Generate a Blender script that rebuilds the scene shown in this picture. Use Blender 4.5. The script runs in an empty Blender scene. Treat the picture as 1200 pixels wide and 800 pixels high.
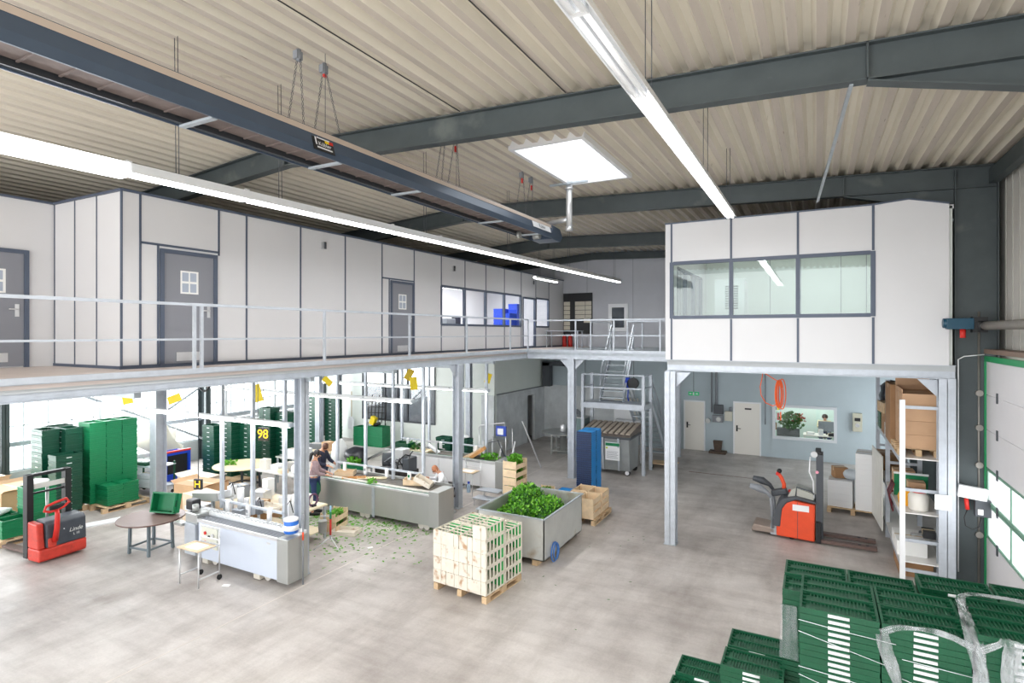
import bpy, bmesh, math, random
from mathutils import Vector, Matrix, noise
random.seed(7)
PI=math.pi
C=bpy.context.scene.collection
SC=bpy.context.scene
# ---------------------------------------------------------------- camera
cam=bpy.data.cameras.new('camera'); cam_o=bpy.data.objects.new('camera',cam); C.objects.link(cam_o)
cam_o.location=(0,0,4.8); cam_o.rotation_euler=(PI/2,0,math.radians(28.1))
cam.sensor_width=36; cam.lens=36*668/1200; cam.shift_y=-10/1200; cam.clip_start=.05; cam.clip_end=300
SC.camera=cam_o
# ---------------------------------------------------------------- world, exposure
SC.view_settings.view_transform='Standard'; SC.view_settings.look='None'
SC.view_settings.exposure=-0.15; SC.view_settings.gamma=1; SC.view_settings.use_curve_mapping=False
WORLD=3.4
LAMP=11.0
w=bpy.data.worlds.new('sky'); SC.world=w; w.use_nodes=True
nt=w.node_tree; bg=nt.nodes['Background']
tc=nt.nodes.new('ShaderNodeTexCoord'); sp=nt.nodes.new('ShaderNodeSeparateXYZ'); cr=nt.nodes.new('ShaderNodeValToRGB')
nt.links.new(tc.outputs['Generated'],sp.inputs[0]); nt.links.new(sp.outputs['Z'],cr.inputs[0]); nt.links.new(cr.outputs[0],bg.inputs[0])
cr.color_ramp.elements[0].position=0.0; cr.color_ramp.elements[0].color=(.86,.88,.9,1)
cr.color_ramp.elements[1].position=.6; cr.color_ramp.elements[1].color=(.93,.97,1,1)
bg.inputs[1].default_value=WORLD
SC.cycles.use_denoising=True
SC.cycles.max_bounces=7; SC.cycles.diffuse_bounces=5; SC.cycles.glossy_bounces=3; SC.cycles.transparent_max_bounces=12
SC.cycles.sample_clamp_indirect=6
def area(name,loc,rot,sx,sy,power,color=(1,1,1)):
    l=bpy.data.lights.new(name,'AREA'); l.shape='RECTANGLE'; l.size=sx; l.size_y=sy; l.energy=power; l.color=color
    o=bpy.data.objects.new(name,l); C.objects.link(o); o.location=loc; o.rotation_euler=rot; return o
# daylight through the left glazing and the right rear glazing
area('daylight_left',(-20.55,8.5,2.6),(0,-PI/2,0),3.2,20,1700,(.97,.98,1))
area('daylight_dock',(2.75,8.5,1.65),(0,PI/2,0),1.2,9,90,(.97,.98,1))
area('daylight_right',(3.0,21.4,2.0),(0,PI/2,0),3.6,4.6,30,(.97,.98,1))
area('fill_rear',(-8.5,-5.6,4.5),(PI/2,0,0),22,7,1500,(1,1,1))  # added fill lamp behind the camera
# ---------------------------------------------------------------- materials
def lin(c):
    return tuple(((v/255)/12.92 if v/255<=.04045 else ((v/255+.055)/1.055)**2.4) for v in c)
MC={}
def mat(name,col,rough=.6,metal=0,var=.0,vs=4.0,bump=0,emit=0,dirt=None,alpha=None,stretch=None,trans=0,spec=None,coat=0):
    """procedural material: base colour with noise variation, optional dirt colour"""
    if name in MC: return MC[name]
    m=bpy.data.materials.new(name); m.use_nodes=True; MC[name]=m
    nt=m.node_tree; b=nt.nodes['Principled BSDF']; L=nt.links.new
    c=lin(col); b.inputs['Base Color'].default_value=(*c,1)
    b.inputs['Roughness'].default_value=rough; b.inputs['Metallic'].default_value=metal
    if spec is not None: b.inputs['Specular IOR Level'].default_value=spec
    if coat: b.inputs['Coat Weight'].default_value=coat
    if var or dirt or bump:
        tc=nt.nodes.new('ShaderNodeTexCoord'); mp=nt.nodes.new('ShaderNodeMapping')
        L(tc.outputs['Object'],mp.inputs[0])
        if stretch: mp.inputs['Scale'].default_value=stretch
        oi=nt.nodes.new('ShaderNodeObjectInfo'); vm=nt.nodes.new('ShaderNodeMath'); vm.operation='MULTIPLY'; vm.inputs[1].default_value=37
        L(oi.outputs['Random'],vm.inputs[0]); L(vm.outputs[0],mp.inputs['Location'])
        n=nt.nodes.new('ShaderNodeTexNoise'); n.inputs['Scale'].default_value=vs; n.inputs['Detail'].default_value=6
        n.inputs['Roughness'].default_value=.62
        L(mp.outputs[0],n.inputs['Vector'])
        r=nt.nodes.new('ShaderNodeValToRGB'); L(n.outputs['Fac'],r.inputs[0])
        lo=tuple(x*(1-var) for x in c); hi=tuple(min(1,x*(1+var)) for x in c)
        r.color_ramp.elements[0].position=.3; r.color_ramp.elements[0].color=(*lo,1)
        r.color_ramp.elements[1].position=.7; r.color_ramp.elements[1].color=(*hi,1)
        out=r.outputs[0]
        if dirt:
            n2=nt.nodes.new('ShaderNodeTexNoise'); n2.inputs['Scale'].default_value=dirt[1]; n2.inputs['Detail'].default_value=8
            L(mp.outputs[0],n2.inputs['Vector'])
            r2=nt.nodes.new('ShaderNodeValToRGB'); L(n2.outputs['Fac'],r2.inputs[0])
            r2.color_ramp.elements[0].position=dirt[2]; r2.color_ramp.elements[0].color=(0,0,0,1)
            r2.color_ramp.elements[1].position=dirt[2]+.12; r2.color_ramp.elements[1].color=(1,1,1,1)
            mx=nt.nodes.new('ShaderNodeMix'); mx.data_type='RGBA'
            L(r2.outputs[0],mx.inputs['Factor']); L(out,mx.inputs['A']); mx.inputs['B'].default_value=(*lin(dirt[0]),1)
            out=mx.outputs['Result']
        L(out,b.inputs['Base Color'])
        if bump:
            bp=nt.nodes.new('ShaderNodeBump'); bp.inputs['Strength'].default_value=bump; bp.inputs['Distance'].default_value=.02
            L(n.outputs['Fac'],bp.inputs['Height']); L(bp.outputs[0],b.inputs['Normal'])
    if emit:
        b.inputs['Emission Color'].default_value=(*c,1); b.inputs['Emission Strength'].default_value=emit
    if alpha is not None: b.inputs['Alpha'].default_value=alpha
    if trans: b.inputs['Transmission Weight'].default_value=trans
    return m
def glassmat(name,tint,gloss=.12):
    m=bpy.data.materials.new(name); m.use_nodes=True; nt=m.node_tree; nt.nodes.clear(); L=nt.links.new
    o=nt.nodes.new('ShaderNodeOutputMaterial'); t=nt.nodes.new('ShaderNodeBsdfTransparent'); g=nt.nodes.new('ShaderNodeBsdfGlossy')
    x=nt.nodes.new('ShaderNodeMixShader'); t.inputs[0].default_value=(*tint,1); g.inputs['Roughness'].default_value=.02
    x.inputs[0].default_value=gloss; L(t.outputs[0],x.inputs[1]); L(g.outputs[0],x.inputs[2]); L(x.outputs[0],o.inputs[0]); return m
# ---------------------------------------------------------------- mesh builder
class G:
    def __init__(s): s.v=[]; s.f=[]; s.m=[]; s.cur=0; s.T=None; s.smooth=[]
    def add(s,vs,fs,sm=False):
        b=len(s.v)
        for p in vs:
            p=Vector(p)
            if s.T is not None: p=s.T@p
            s.v.append(p)
        for f in fs: s.f.append([b+i for i in f]); s.m.append(s.cur); s.smooth.append(sm)
    def box(s,x0,y0,z0,x1,y1,z1):
        if x0>x1:x0,x1=x1,x0
        if y0>y1:y0,y1=y1,y0
        if z0>z1:z0,z1=z1,z0
        s.add([(x0,y0,z0),(x1,y0,z0),(x1,y1,z0),(x0,y1,z0),(x0,y0,z1),(x1,y0,z1),(x1,y1,z1),(x0,y1,z1)],
              [(0,3,2,1),(4,5,6,7),(0,1,5,4),(1,2,6,5),(2,3,7,6),(3,0,4,7)]); return s
    def obox(s,c,size,rx=0,ry=0,rz=0):
        M=Matrix.Translation(c)@Matrix.Rotation(rz,4,'Z')@Matrix.Rotation(ry,4,'Y')@Matrix.Rotation(rx,4,'X')
        h=[x/2 for x in size]; b=[]
        for z in(-1,1):
            for x,y in((-1,-1),(1,-1),(1,1),(-1,1)): b.append(M@Vector((x*h[0],y*h[1],z*h[2])))
        s.add(b,[(0,3,2,1),(4,5,6,7),(0,1,5,4),(1,2,6,5),(2,3,7,6),(3,0,4,7)]); return s
    def bar(s,p0,p1,w,h=None,up=(0,0,1)):
        h=h or w; p0=Vector(p0);p1=Vector(p1); d=(p1-p0).normalized(); u=Vector(up)
        if abs(d.dot(u))>.98: u=Vector((0,1,0))
        r=d.cross(u).normalized(); u=r.cross(d)
        a=[]
        for p in(p0,p1):
            for i,j in((-1,-1),(1,-1),(1,1),(-1,1)): a.append(p+r*i*w/2+u*j*h/2)
        s.add(a,[(0,1,2,3),(7,6,5,4),(0,4,5,1),(1,5,6,2),(2,6,7,3),(3,7,4,0)]); return s
    def cyl(s,p0,p1,r0,r1=None,n=12,caps=True):
        if r1 is None:r1=r0
        p0=Vector(p0);p1=Vector(p1);d=(p1-p0).normalized(); u=Vector((0,0,1)) if abs(d.z)<.9 else Vector((1,0,0))
        a=d.cross(u).normalized(); b=d.cross(a); vs=[]
        for p,r in((p0,r0),(p1,r1)):
            for i in range(n):
                t=2*PI*i/n; vs.append(p+a*math.cos(t)*r+b*math.sin(t)*r)
        s.add(vs,[(i,(i+1)%n,n+(i+1)%n,n+i) for i in range(n)],True)
        if caps: s.add(vs,[tuple(range(n))[::-1],tuple(range(n,2*n))])
        return s
    def tube(s,pts,r,n=8,closed=False):
        pts=[Vector(p) for p in pts]; N=len(pts); rings=[]; pa=None
        for i,p in enumerate(pts):
            if closed: d=(pts[(i+1)%N]-pts[i-1])
            else: d=(pts[min(i+1,N-1)]-pts[max(i-1,0)])
            d.normalize()
            if pa is None:
                u=Vector((0,0,1)) if abs(d.z)<.9 else Vector((1,0,0)); a=d.cross(u).normalized()
            else:
                a=(pa-d*pa.dot(d)).normalized()
            pa=a; b=d.cross(a); rr=r[i] if isinstance(r,(list,tuple)) else r
            rings.append([p+a*math.cos(2*PI*k/n)*rr+b*math.sin(2*PI*k/n)*rr for k in range(n)])
        vs=[q for R in rings for q in R]; fs=[]
        for i in range(N if closed else N-1):
            j=(i+1)%N
            for k in range(n): fs.append((i*n+k,i*n+(k+1)%n,j*n+(k+1)%n,j*n+k))
        s.add(vs,fs,True)
        if not closed: s.add(rings[0],[tuple(range(n))[::-1]]); s.add(rings[-1],[tuple(range(n))])
        return s
    def lathe(s,prof,c=(0,0,0),n=20):
        vs=[];
        for r,z in prof:
            for i in range(n): t=2*PI*i/n; vs.append((c[0]+r*math.cos(t),c[1]+r*math.sin(t),c[2]+z))
        fs=[(i*n+k,i*n+(k+1)%n,(i+1)*n+(k+1)%n,(i+1)*n+k) for i in range(len(prof)-1) for k in range(n)]
        s.add(vs,fs,True)
        s.add(vs[:n],[tuple(range(n))[::-1]]); s.add(vs[-n:],[tuple(range(n))]); return s
    def prism(s,poly,axis,a0,a1):
        """poly of 2-D points extruded along axis: X:(y,z) Y:(x,z) Z:(x,y)"""
        def P(p,a): return {'X':(a,p[0],p[1]),'Y':(p[0],a,p[1]),'Z':(p[0],p[1],a)}[axis]
        n=len(poly); vs=[P(p,a0) for p in poly]+[P(p,a1) for p in poly]
        s.add(vs,[tuple(range(n))[::-1],tuple(range(n,2*n))]+[(i,(i+1)%n,n+(i+1)%n,n+i) for i in range(n)]); return s
    def sphere(s,c,r,n=14,m=9,sc=(1,1,1)):
        vs=[];fs=[]
        for i in range(m+1):
            ph=PI*i/m
            for k in range(n):
                t=2*PI*k/n; vs.append((c[0]+r*sc[0]*math.sin(ph)*math.cos(t),c[1]+r*sc[1]*math.sin(ph)*math.sin(t),c[2]+r*sc[2]*math.cos(ph)))
        for i in range(m):
            for k in range(n): fs.append((i*n+k,(i+1)*n+k,(i+1)*n+(k+1)%n,i*n+(k+1)%n))
        s.add(vs,fs,True); return s
    def mesh(s,name,mats):
        me=bpy.data.meshes.new(name); me.from_pydata([tuple(v) for v in s.v],[],s.f); 
        if not isinstance(mats,(list,tuple)): mats=[mats]
        for m in mats: me.materials.append(m)
        for p,mi,sm in zip(me.polygons,s.m,s.smooth): p.material_index=mi; p.use_smooth=sm
        bm=bmesh.new(); bm.from_mesh(me); bmesh.ops.remove_doubles(bm,verts=bm.verts,dist=1e-5)
        bmesh.ops.recalc_face_normals(bm,faces=bm.faces); bm.to_mesh(me); bm.free()
        return me
    def mk(s,name,mats,parent=None,bevel=0,loc=None,rz=0):
        o=bpy.data.objects.new(name,s.mesh(name,mats)); C.objects.link(o)
        if parent is not None: o.parent=parent
        if loc is not None: o.location=loc
        if rz: o.rotation_euler=(0,0,rz)
        if bevel:
            b=o.modifiers.new('bevel','BEVEL'); b.width=bevel; b.segments=2; b.limit_method='ANGLE'; b.harden_normals=False
        return o
def tag(o,label=None,cat=None,group=None,kind=None):
    if label:o['label']=label
    if cat:o['category']=cat
    if group:o['group']=group
    if kind:o['kind']=kind
    return o
def thing(name,label,cat,loc=(0,0,0),rz=0,group=None):
    o=bpy.data.objects.new(name,None); o.empty_display_size=.1; C.objects.link(o); o.location=loc; o.rotation_euler=(0,0,rz)
    return tag(o,label,cat,group)
def struct(g,name,m,parent=None,bevel=0):
    o=g.mk(name,m,parent,bevel)
    if parent is None:o['kind']='structure'
    return o
def sthing(name,loc=(0,0,0),label=None):
    o=bpy.data.objects.new(name,None); C.objects.link(o); o.location=loc; o['kind']='structure'
    if label:o['label']=label
    return o
KIDS={}
def copy_tree(o,parent=None,loc=None,rz=None,label=None,group=None):
    c=o.copy(); C.objects.link(c)
    if parent is not None:c.parent=parent
    if loc is not None:c.location=loc
    if rz is not None:c.rotation_euler=(0,0,rz)
    if label:c['label']=label
    if group:c['group']=group
    for ch in list(o.children): copy_tree(ch,c)
    return c
def text(body,size,m,parent,loc,rot,name='lettering',extr=.001,shear=0,align='CENTER'):
    cu=bpy.data.curves.new(name,'FONT'); cu.body=body; cu.size=size; cu.extrude=extr; cu.align_x=align; cu.align_y='CENTER'; cu.shear=shear
    t=bpy.data.objects.new(name,cu); C.objects.link(t)
    dg=bpy.context.evaluated_depsgraph_get(); me=bpy.data.meshes.new_from_object(t.evaluated_get(dg)); bpy.data.objects.remove(t)
    me.materials.clear(); me.materials.append(m)
    o=bpy.data.objects.new(name,me); C.objects.link(o); o.parent=parent; o.location=loc; o.rotation_euler=rot; return o
TEX='word'
def ordn(n):
    return f"{n}{'th' if 10<=n%100<=20 else {1:'st',2:'nd',3:'rd'}.get(n%10,'th')}"
# ---------------------------------------------------------------- palette
galv=mat('galvanised',(184,190,198),.45,.35,.10,5)
galvd=mat('galvanised_dull',(172,180,186),.5,.35,.14,4)
dsteel=mat('painted_dark_steel',(74,82,84),.5,.2,.12,2.5,dirt=((104,110,108),1.3,.62))
steel=mat('stainless',(178,180,178),.36,.6,.07,.9,stretch=(1,1,.25))
steelb=mat('stainless_bright',(215,216,218),.3,.6,.05,4)
panel=mat('white_panel',(214,214,216),.42,0,.02,.6)
trim=mat('blue_grey_trim',(78,88,106),.45)
white=mat('white_paint',(232,233,235),.4)
cream=mat('cream_white',(226,222,212),.5,0,.03,2)
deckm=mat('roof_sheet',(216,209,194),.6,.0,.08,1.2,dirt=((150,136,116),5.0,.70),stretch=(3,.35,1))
black=mat('black_plastic',(28,29,32),.45)
rubber=mat('rubber',(34,34,36),.8)
dgrey=mat('dark_grey',(70,74,80),.5)
mgrey=mat('mid_grey',(130,134,140),.5)
red=mat('red_paint',(206,42,34),.4,0,.1,6)
orange=mat('orange_paint',(226,78,40),.42,0,.06,5)
yellow=mat('yellow',(240,212,10),.5)
blue=mat('blue_plastic',(20,70,200),.4)
bluec=mat('blue_crate_plastic',(0,136,212),.42,0,.05,8)
bluen=mat('navy_plastic',(30,52,92),.5,0,.1,8)
green=mat('green_crate_plastic',(3,76,48),.42,0,.14,6)
greenb=mat('bright_green_crate_plastic',(12,122,76),.42,0,.1,6)
wood=mat('pale_wood',(222,198,164),.65,0,.14,5,stretch=(1,6,1))
woodw=mat('poplar_wood',(222,214,200),.7,0,.08,6,dirt=((176,142,110),5.5,.57))
deckshade=mat('roof_sheet_shaded_flat',(190,180,168),.6,.0,.10,1.2,dirt=((128,112,96),6.0,.66),stretch=(3,.35,1))  # darker copy of the roof sheet: rib shading painted into the downward flats
woodp=mat('pallet_wood',(204,176,140),.75,0,.16,5,dirt=((140,112,84),4,.62))
card=mat('cardboard',(196,160,122),.75,0,.06,3)
cardd=mat('cardboard_brown',(160,122,86),.75,0,.08,3)
paper=mat('paper',(240,240,238),.6)
foil=mat('stretch_film',(225,230,235),.25,0,alpha=.42)
leafg=mat('leaf_green',(92,160,38),.55,0,.35,14)
leafd=mat('leaf_dark',(48,104,34),.6,0,.35,14)
lampw=mat('lamp_tube',(255,255,255),.4,emit=LAMP)
lamph=mat('lamp_housing',(236,238,240),.35)
pane=glassmat('window_glass',(.88,.94,.92),.05)
panec=glassmat('clear_glass',(.97,.99,.99),.05)
skin=mat('skin',(214,160,130),.55)
# ================================================================ SETTING
T=4.19
def zr(x):   # rafter top height
    return 8.03+.035*(.5-x) if x>-8.8 else 8.3555+.08*(x+8.8)
# floor
def floor_mat():
    m=bpy.data.materials.new('worn_concrete'); m.use_nodes=True; nt=m.node_tree; L=nt.links.new; b=nt.nodes['Principled BSDF']
    tc=nt.nodes.new('ShaderNodeTexCoord')
    def nz(s,d,sc=(1,1,1),rot=0):
        mp=nt.nodes.new('ShaderNodeMapping'); mp.inputs['Scale'].default_value=sc; mp.inputs['Rotation'].default_value=(0,0,rot)
        n=nt.nodes.new('ShaderNodeTexNoise'); n.inputs['Scale'].default_value=s; n.inputs['Detail'].default_value=d; n.inputs['Roughness'].default_value=.65
        L(tc.outputs['Object'],mp.inputs[0]); L(mp.outputs[0],n.inputs['Vector']); return n
    def ramp(n,a,b_,p0,p1):
        r=nt.nodes.new('ShaderNodeValToRGB'); r.color_ramp.elements[0].position=p0; r.color_ramp.elements[1].position=p1
        r.color_ramp.elements[0].color=(*a,1); r.color_ramp.elements[1].color=(*b_,1); L(n.outputs['Fac'],r.inputs[0]); return r
    def mul(a,b_,f):
        x=nt.nodes.new('ShaderNodeMix'); x.data_type='RGBA'; x.blend_type='MULTIPLY'; x.inputs['Factor'].default_value=f
        L(a,x.inputs['A']); L(b_,x.inputs['B']); return x.outputs['Result']
    base=ramp(nz(.33,8),lin((168,161,156)),lin((206,200,195)),.36,.62).outputs[0]
    s1=ramp(nz(1.6,10,(1,.28,1),.5),(.72,.70,.68),(1,1,1),.34,.56).outputs[0]
    s2=ramp(nz(2.4,10,(.22,1,1),-.3),(.76,.74,.73),(1,1,1),.36,.55).outputs[0]
    s3=ramp(nz(30,3),(.86,.86,.86),(1.0,1.0,1.0),.3,.6).outputs[0]
    c=mul(mul(mul(base,s1,.75),s2,.6),s3,.6)
    L(c,b.inputs['Base Color']); b.inputs['Roughness'].default_value=.42
    rr=ramp(nz(1.1,6),(.34,)*3,(.6,)*3,.35,.65); L(rr.outputs[0],b.inputs['Roughness'])
    b.inputs['Specular IOR Level'].default_value=.35
    return m
struct(G().box(-21.2,-6,-.2,3.4,30,0),'floor',floor_mat())
g=G()
for x in (-8.6,): g.box(x-.012,-2,0,x+.012,24,.002)
struct(g,'trim_10',mat('floor_joint',(204,196,188),.7,0,.1,3))
# roof sheeting with an opening for the skylight
def deck(g,x0,x1,y0,y1):
    p=.283; n0=math.floor(x0/p); n1=math.ceil(x1/p)
    prof=[]
    for k in range(n0,n1):
        for dx,dz in ((0,0),(.10,0),(.15,.1),(.235,.1)):
            x=k*p+dx
            if x0-1e-6<=x<=x1+1e-6: prof.append((x,zr(x)+.03+dz))
    vs=[(x,y0,z) for x,z in prof]+[(x,y1,z) for x,z in prof]; n=len(prof)
    for i in range(n-1):
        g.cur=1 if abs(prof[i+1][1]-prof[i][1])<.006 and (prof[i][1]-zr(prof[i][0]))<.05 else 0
        g.add([vs[i],vs[i+1],vs[n+i+1],vs[n+i]],[(0,1,2,3)])
g=G()
SKX0,SKX1,SKY0,SKY1=-4.95,-3.62,9.35,12.1
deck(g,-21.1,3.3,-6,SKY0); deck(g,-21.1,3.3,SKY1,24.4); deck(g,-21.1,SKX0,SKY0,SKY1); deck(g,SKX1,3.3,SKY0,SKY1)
struct(g,'ceiling',[deckm,deckshade])
# skylight: curb, frame and milky dome pane
sk=sthing('window_1')
g=G()
for a in ((SKX0-.08,SKY0-.08,SKX1+.08,SKY0),(SKX0-.08,SKY1,SKX1+.08,SKY1+.08),(SKX0-.08,SKY0,SKX0,SKY1),(SKX1,SKY0,SKX1+.08,SKY1)):
    g.box(a[0],a[1],zr(-4.3)-.02,a[2],a[3],zr(-4.3)+.28)
g.mk('curb',white,sk)
dome=mat('milky_dome',(250,252,255),.3,emit=0,trans=1)
gm=bpy.data.materials.new('milky_skylight_pane'); gm.use_nodes=True; n_=gm.node_tree; n_.nodes.clear()
o_=n_.nodes.new('ShaderNodeOutputMaterial'); a_=n_.nodes.new('ShaderNodeBsdfTranslucent'); b_=n_.nodes.new('ShaderNodeBsdfTransparent'); x_=n_.nodes.new('ShaderNodeMixShader')
x_.inputs[0].default_value=.7; a_.inputs[0].default_value=(1,1,1,1)
n_.links.new(a_.outputs[0],x_.inputs[1]); n_.links.new(b_.outputs[0],x_.inputs[2]); n_.links.new(x_.outputs[0],o_.inputs[0])
G().box(SKX0,SKY0,zr(-4.3)+.1,SKX1,SKY1,zr(-4.3)+.11).mk('pane',gm,sk)
# portal frames
def ibeam_pts(g,p0,p1,h,w,tf=.018,tw=.012):
    """I beam between two points; p = centre of top flange top"""
    p0=Vector(p0);p1=Vector(p1)
    for a,b in ((0,tf),(h-tf,h)):
        g.bar(p0-Vector((0,0,(a+b)/2)),p1-Vector((0,0,(a+b)/2)),w,b-a)
    g.bar(p0-Vector((0,0,h/2)),p1-Vector((0,0,h/2)),tw,h-2*tf)
def portal(i,y,label):
    g=G()
    ibeam_pts(g,(-8.8,y,zr(-8.8)),(2.95,y,zr(2.95)),.42,.18)
    ibeam_pts(g,(-8.8,y,zr(-8.8)),(-20.5,y,zr(-20.5)),.42,.18)
    # haunch to the right column
    zb=lambda x: zr(x)-.42
    g.prism([(.5,zb(.5)-.001),(2.319,zb(2.319)-.001),(2.319,zb(2.319)-.38)],'Y',y-.006,y+.006)
    g.bar((.5,y,zb(.5)-.01),(2.319,y,zb(2.319)-.39),.18,.02)
    g.box(.49,y-.09,zb(.5),.51,y+.09,zr(.5))
    g.box(-8.81,y-.09,zr(-8.8)-.42,-8.79,y+.09,zr(-8.8))
    # columns
    for x0,x1 in ((2.32,2.98),(-20.75,-20.3)):
        top=zr(x1 if x0>0 else x0)-.05
        g.box(x0,y-.1,0,x0+.02,y+.1,top); g.box(x1-.02,y-.1,0,x1,y+.1,top); g.box(x0,y-.008,0,x1,y+.008,top)
    struct(g,'beam_%d'%i,dsteel)
portal(1,7.5,''); portal(2,13.62,''); portal(3,19.4,'')
g=G()
ibeam_pts(g,(-8.8,24.05,zr(-8.8)),(2.95,24.05,zr(2.95)),.3,.15); ibeam_pts(g,(-8.8,24.05,zr(-8.8)),(-20.5,24.05,zr(-20.5)),.3,.15)
struct(g,'beam_4',dsteel)
# eaves beam along right wall
g=G().box(2.85,-6,zr(3)-.35,3.0,24,zr(3)-.08); struct(g,'beam_5',dsteel)
# walls
wallm=mat('wall_sheet',(206,203,196),.5,.0,.04,1,stretch=(1,1,.2))
gablem=mat('gable_paint',(186,188,194),.6,0,.05,1.0)
lowm=mat('grey_blue_wall_paint',(176,189,195),.6,0,.05,.8)
greenishm=mat('pale_green_white_panel',(222,228,222),.45,0,.03,1)
concm=mat('bare_concrete',(206,210,212),.75,0,.16,1.6)
# gable wall with door and window openings cut (built from rectangles)
def wall_rects(g,plane,pos,th,u0,u1,z0,z1,holes):
    us=sorted(set([u0,u1]+[h[0] for h in holes]+[h[1] for h in holes])); zs=sorted(set([z0,z1]+[h[2] for h in holes]+[h[3] for h in holes]))
    for a,b in zip(us,us[1:]):
        for c,d in zip(zs,zs[1:]):
            if any(h[0]<=a+1e-6 and b<=h[1]+1e-6 and h[2]<=c+1e-6 and d<=h[3]+1e-6 for h in holes): continue
            if plane=='Y': g.box(a,pos,c,b,pos+th,d)
            else: g.box(pos,a,c,pos+th,b,d)
g=G(); wall_rects(g,'Y',24.2,.2,-11.4,3.2,0,T-.2,[(-1.45,.62,.78,2.0)])
struct(g,'wall_back_lower',lowm)
g=G(); wall_rects(g,'Y',24.2,.2,-20.8,3.2,T-.2,8.6,[(-7.95,-7.35,5.0,5.95)])
struct(g,'wall_back_upper',gablem)
# seams of upper wall sheets
g=G()
for x in (-9.1,-7.0,-5.0): g.box(x,24.19,T,x+.015,24.2,8.3)
struct(g,'trim_1',mgrey)
# left glazed wall
g=G()
g.box(-20.95,-6,0,-20.75,19.5,.72); 
struct(g,'wall_left_sill',mat('sill_grey',(190,196,196),.6,0,.06,2))
g=G(); g.box(-20.95,-6,4.4,-20.75,19.5,8.0); struct(g,'wall_left_upper',wallm)
g=G()
y=-5.5
while y<19.4:
    g.box(-20.9,y-.013,.72,-20.85,y+.013,4.4); y+=.62
for z in (.74,2.05,2.95,3.25,4.1): g.box(-20.9,-6,z-.014,-20.85,19.5,z+.014)
fr=struct(g,'window_2',mat('window_bars',(226,230,232),.5))
G().box(-20.87,-6,.72,-20.86,19.5,4.4).mk('pane',panec,fr)
# girts of the left wall and cross bracing
g=G()
for z in (1.55,): g.box(-20.72,-6,z-.06,-20.62,19.4,z+.06)
struct(g,'trim_2',galv)
g=G()
g.bar((-20.35,7.6,3.75),(-20.35,14.9,.1),.07,.07); g.bar((-20.33,8.7,.1),(-20.33,15.4,4.0),.07,.07)
struct(g,'trim_3',galvd)
g=G()
for y0 in (10.0,12.0,14.5,16.8):
    g.box(-20.65,y0,0,-20.55,y0+.1,4.0)
for k in range(9): g.box(-20.72,13.9,.15+k*.16,-20.66,19.3,.27+k*.16)
struct(g,'trim_4',white)
# window wall facing camera (Y=19.5)
g=G(); wall_rects(g,'Y',19.5,.15,-20.8,-11.2,0,T-.15,[(-18.05,-14.03,.95,3.45)])
struct(g,'wall_back_left',greenishm)
wf=sthing('window_3',(-16,19.5,2.2)); g=G()
for x in (-18.02,-16.75,-16.05,-15.5,-14.06): g.box(x+16-.03,-.04,-1.25,x+16+.03,.06,1.25)
for z in (-1.22,.35,1.22): g.box(-2.04,-.038,z-.028,1.96,.058,z+.028)
g.mk('frame',dgrey,wf); G().box(-2.02,.08,-1.25,1.94,.09,1.25).mk('pane',panec,wf)
g=G().box(-21,20.6,0,-12,20.7,2.3); struct(g,'wall_outside_hedge',mat('outside_grey_fence',(150,150,158),.8,0,.3,2))
# inner grey wall (X=-11.2) with doorway
g=G(); wall_rects(g,'X',-11.3,.12,19.66,24.19,0,2.33,[(22.4,23.1,0,2.05)])
g.box(-11.75,19.42,0,-11.18,19.499,2.33)
struct(g,'wall_left_inner',concm)
g=G(); g.box(-11.3,19.66,2.361,-11.2,24.19,T-.151); struct(g,'wall_left_inner_top',greenishm)
g=G(); g.box(-11.34,19.66,2.331,-11.12,24.19,2.36); struct(g,'trim_5',mgrey)
g=G(); g.box(-11.17,24.1,0,-6.9,24.19,2.4); struct(g,'wall_back_splash',concm)
g=G(); g.box(-13.5,24.0,0,-11.31,24.15,2.5); g.box(-13.5,21.4,0,-13.35,24.0,2.5); g.box(-13.5,21.25,0,-11.31,21.4,2.5); g.box(-13.5,21.25,2.5,-11.31,24.15,2.6); struct(g,'wall_room_beyond',mat('tiles_white',(200,204,206),.4))
# duct on the corner
g=G(); g.box(-11.1,23.75,2.36,-10.75,24.1,3.45); g.box(-11.1,23.75,3.3,-9.9,24.1,3.5); g.box(-10.1,23.75,3.3,-9.9,24.1,4.0)
tag(g.mk('air_duct',dgrey),'dark grey square duct stepping up the back corner above the concrete wall','duct')
# right wall
g=G(); wall_rects(g,'X',3.1,.12,-6,24.2,0,8.2,[(4.0,13.5,0,4.3),(18.9,23.9,.05,3.95)])
struct(g,'wall_right',wallm)
g=G()
for k in range(40): g.box(3.085,-2+k*.4,4.5,3.1,-1.985+k*.4,7.9)
struct(g,'trim_6',mat('seam_grey',(170,168,162),.5))
wr=sthing('window_4',(3.12,21.4,2.0)); g=G()
for y in (-2.4,-.8,.8,2.4): g.box(-.03,y-.03,-1.9,.05,y+.03,1.9)
for z in (-1.9,0,1.9): g.box(-.03,-2.4,z-.03,.05,2.4,z+.03)
g.mk('frame',white,wr); G().box(.06,-2.4,-1.9,.07,2.4,1.9).mk('pane',panec,wr)
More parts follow.
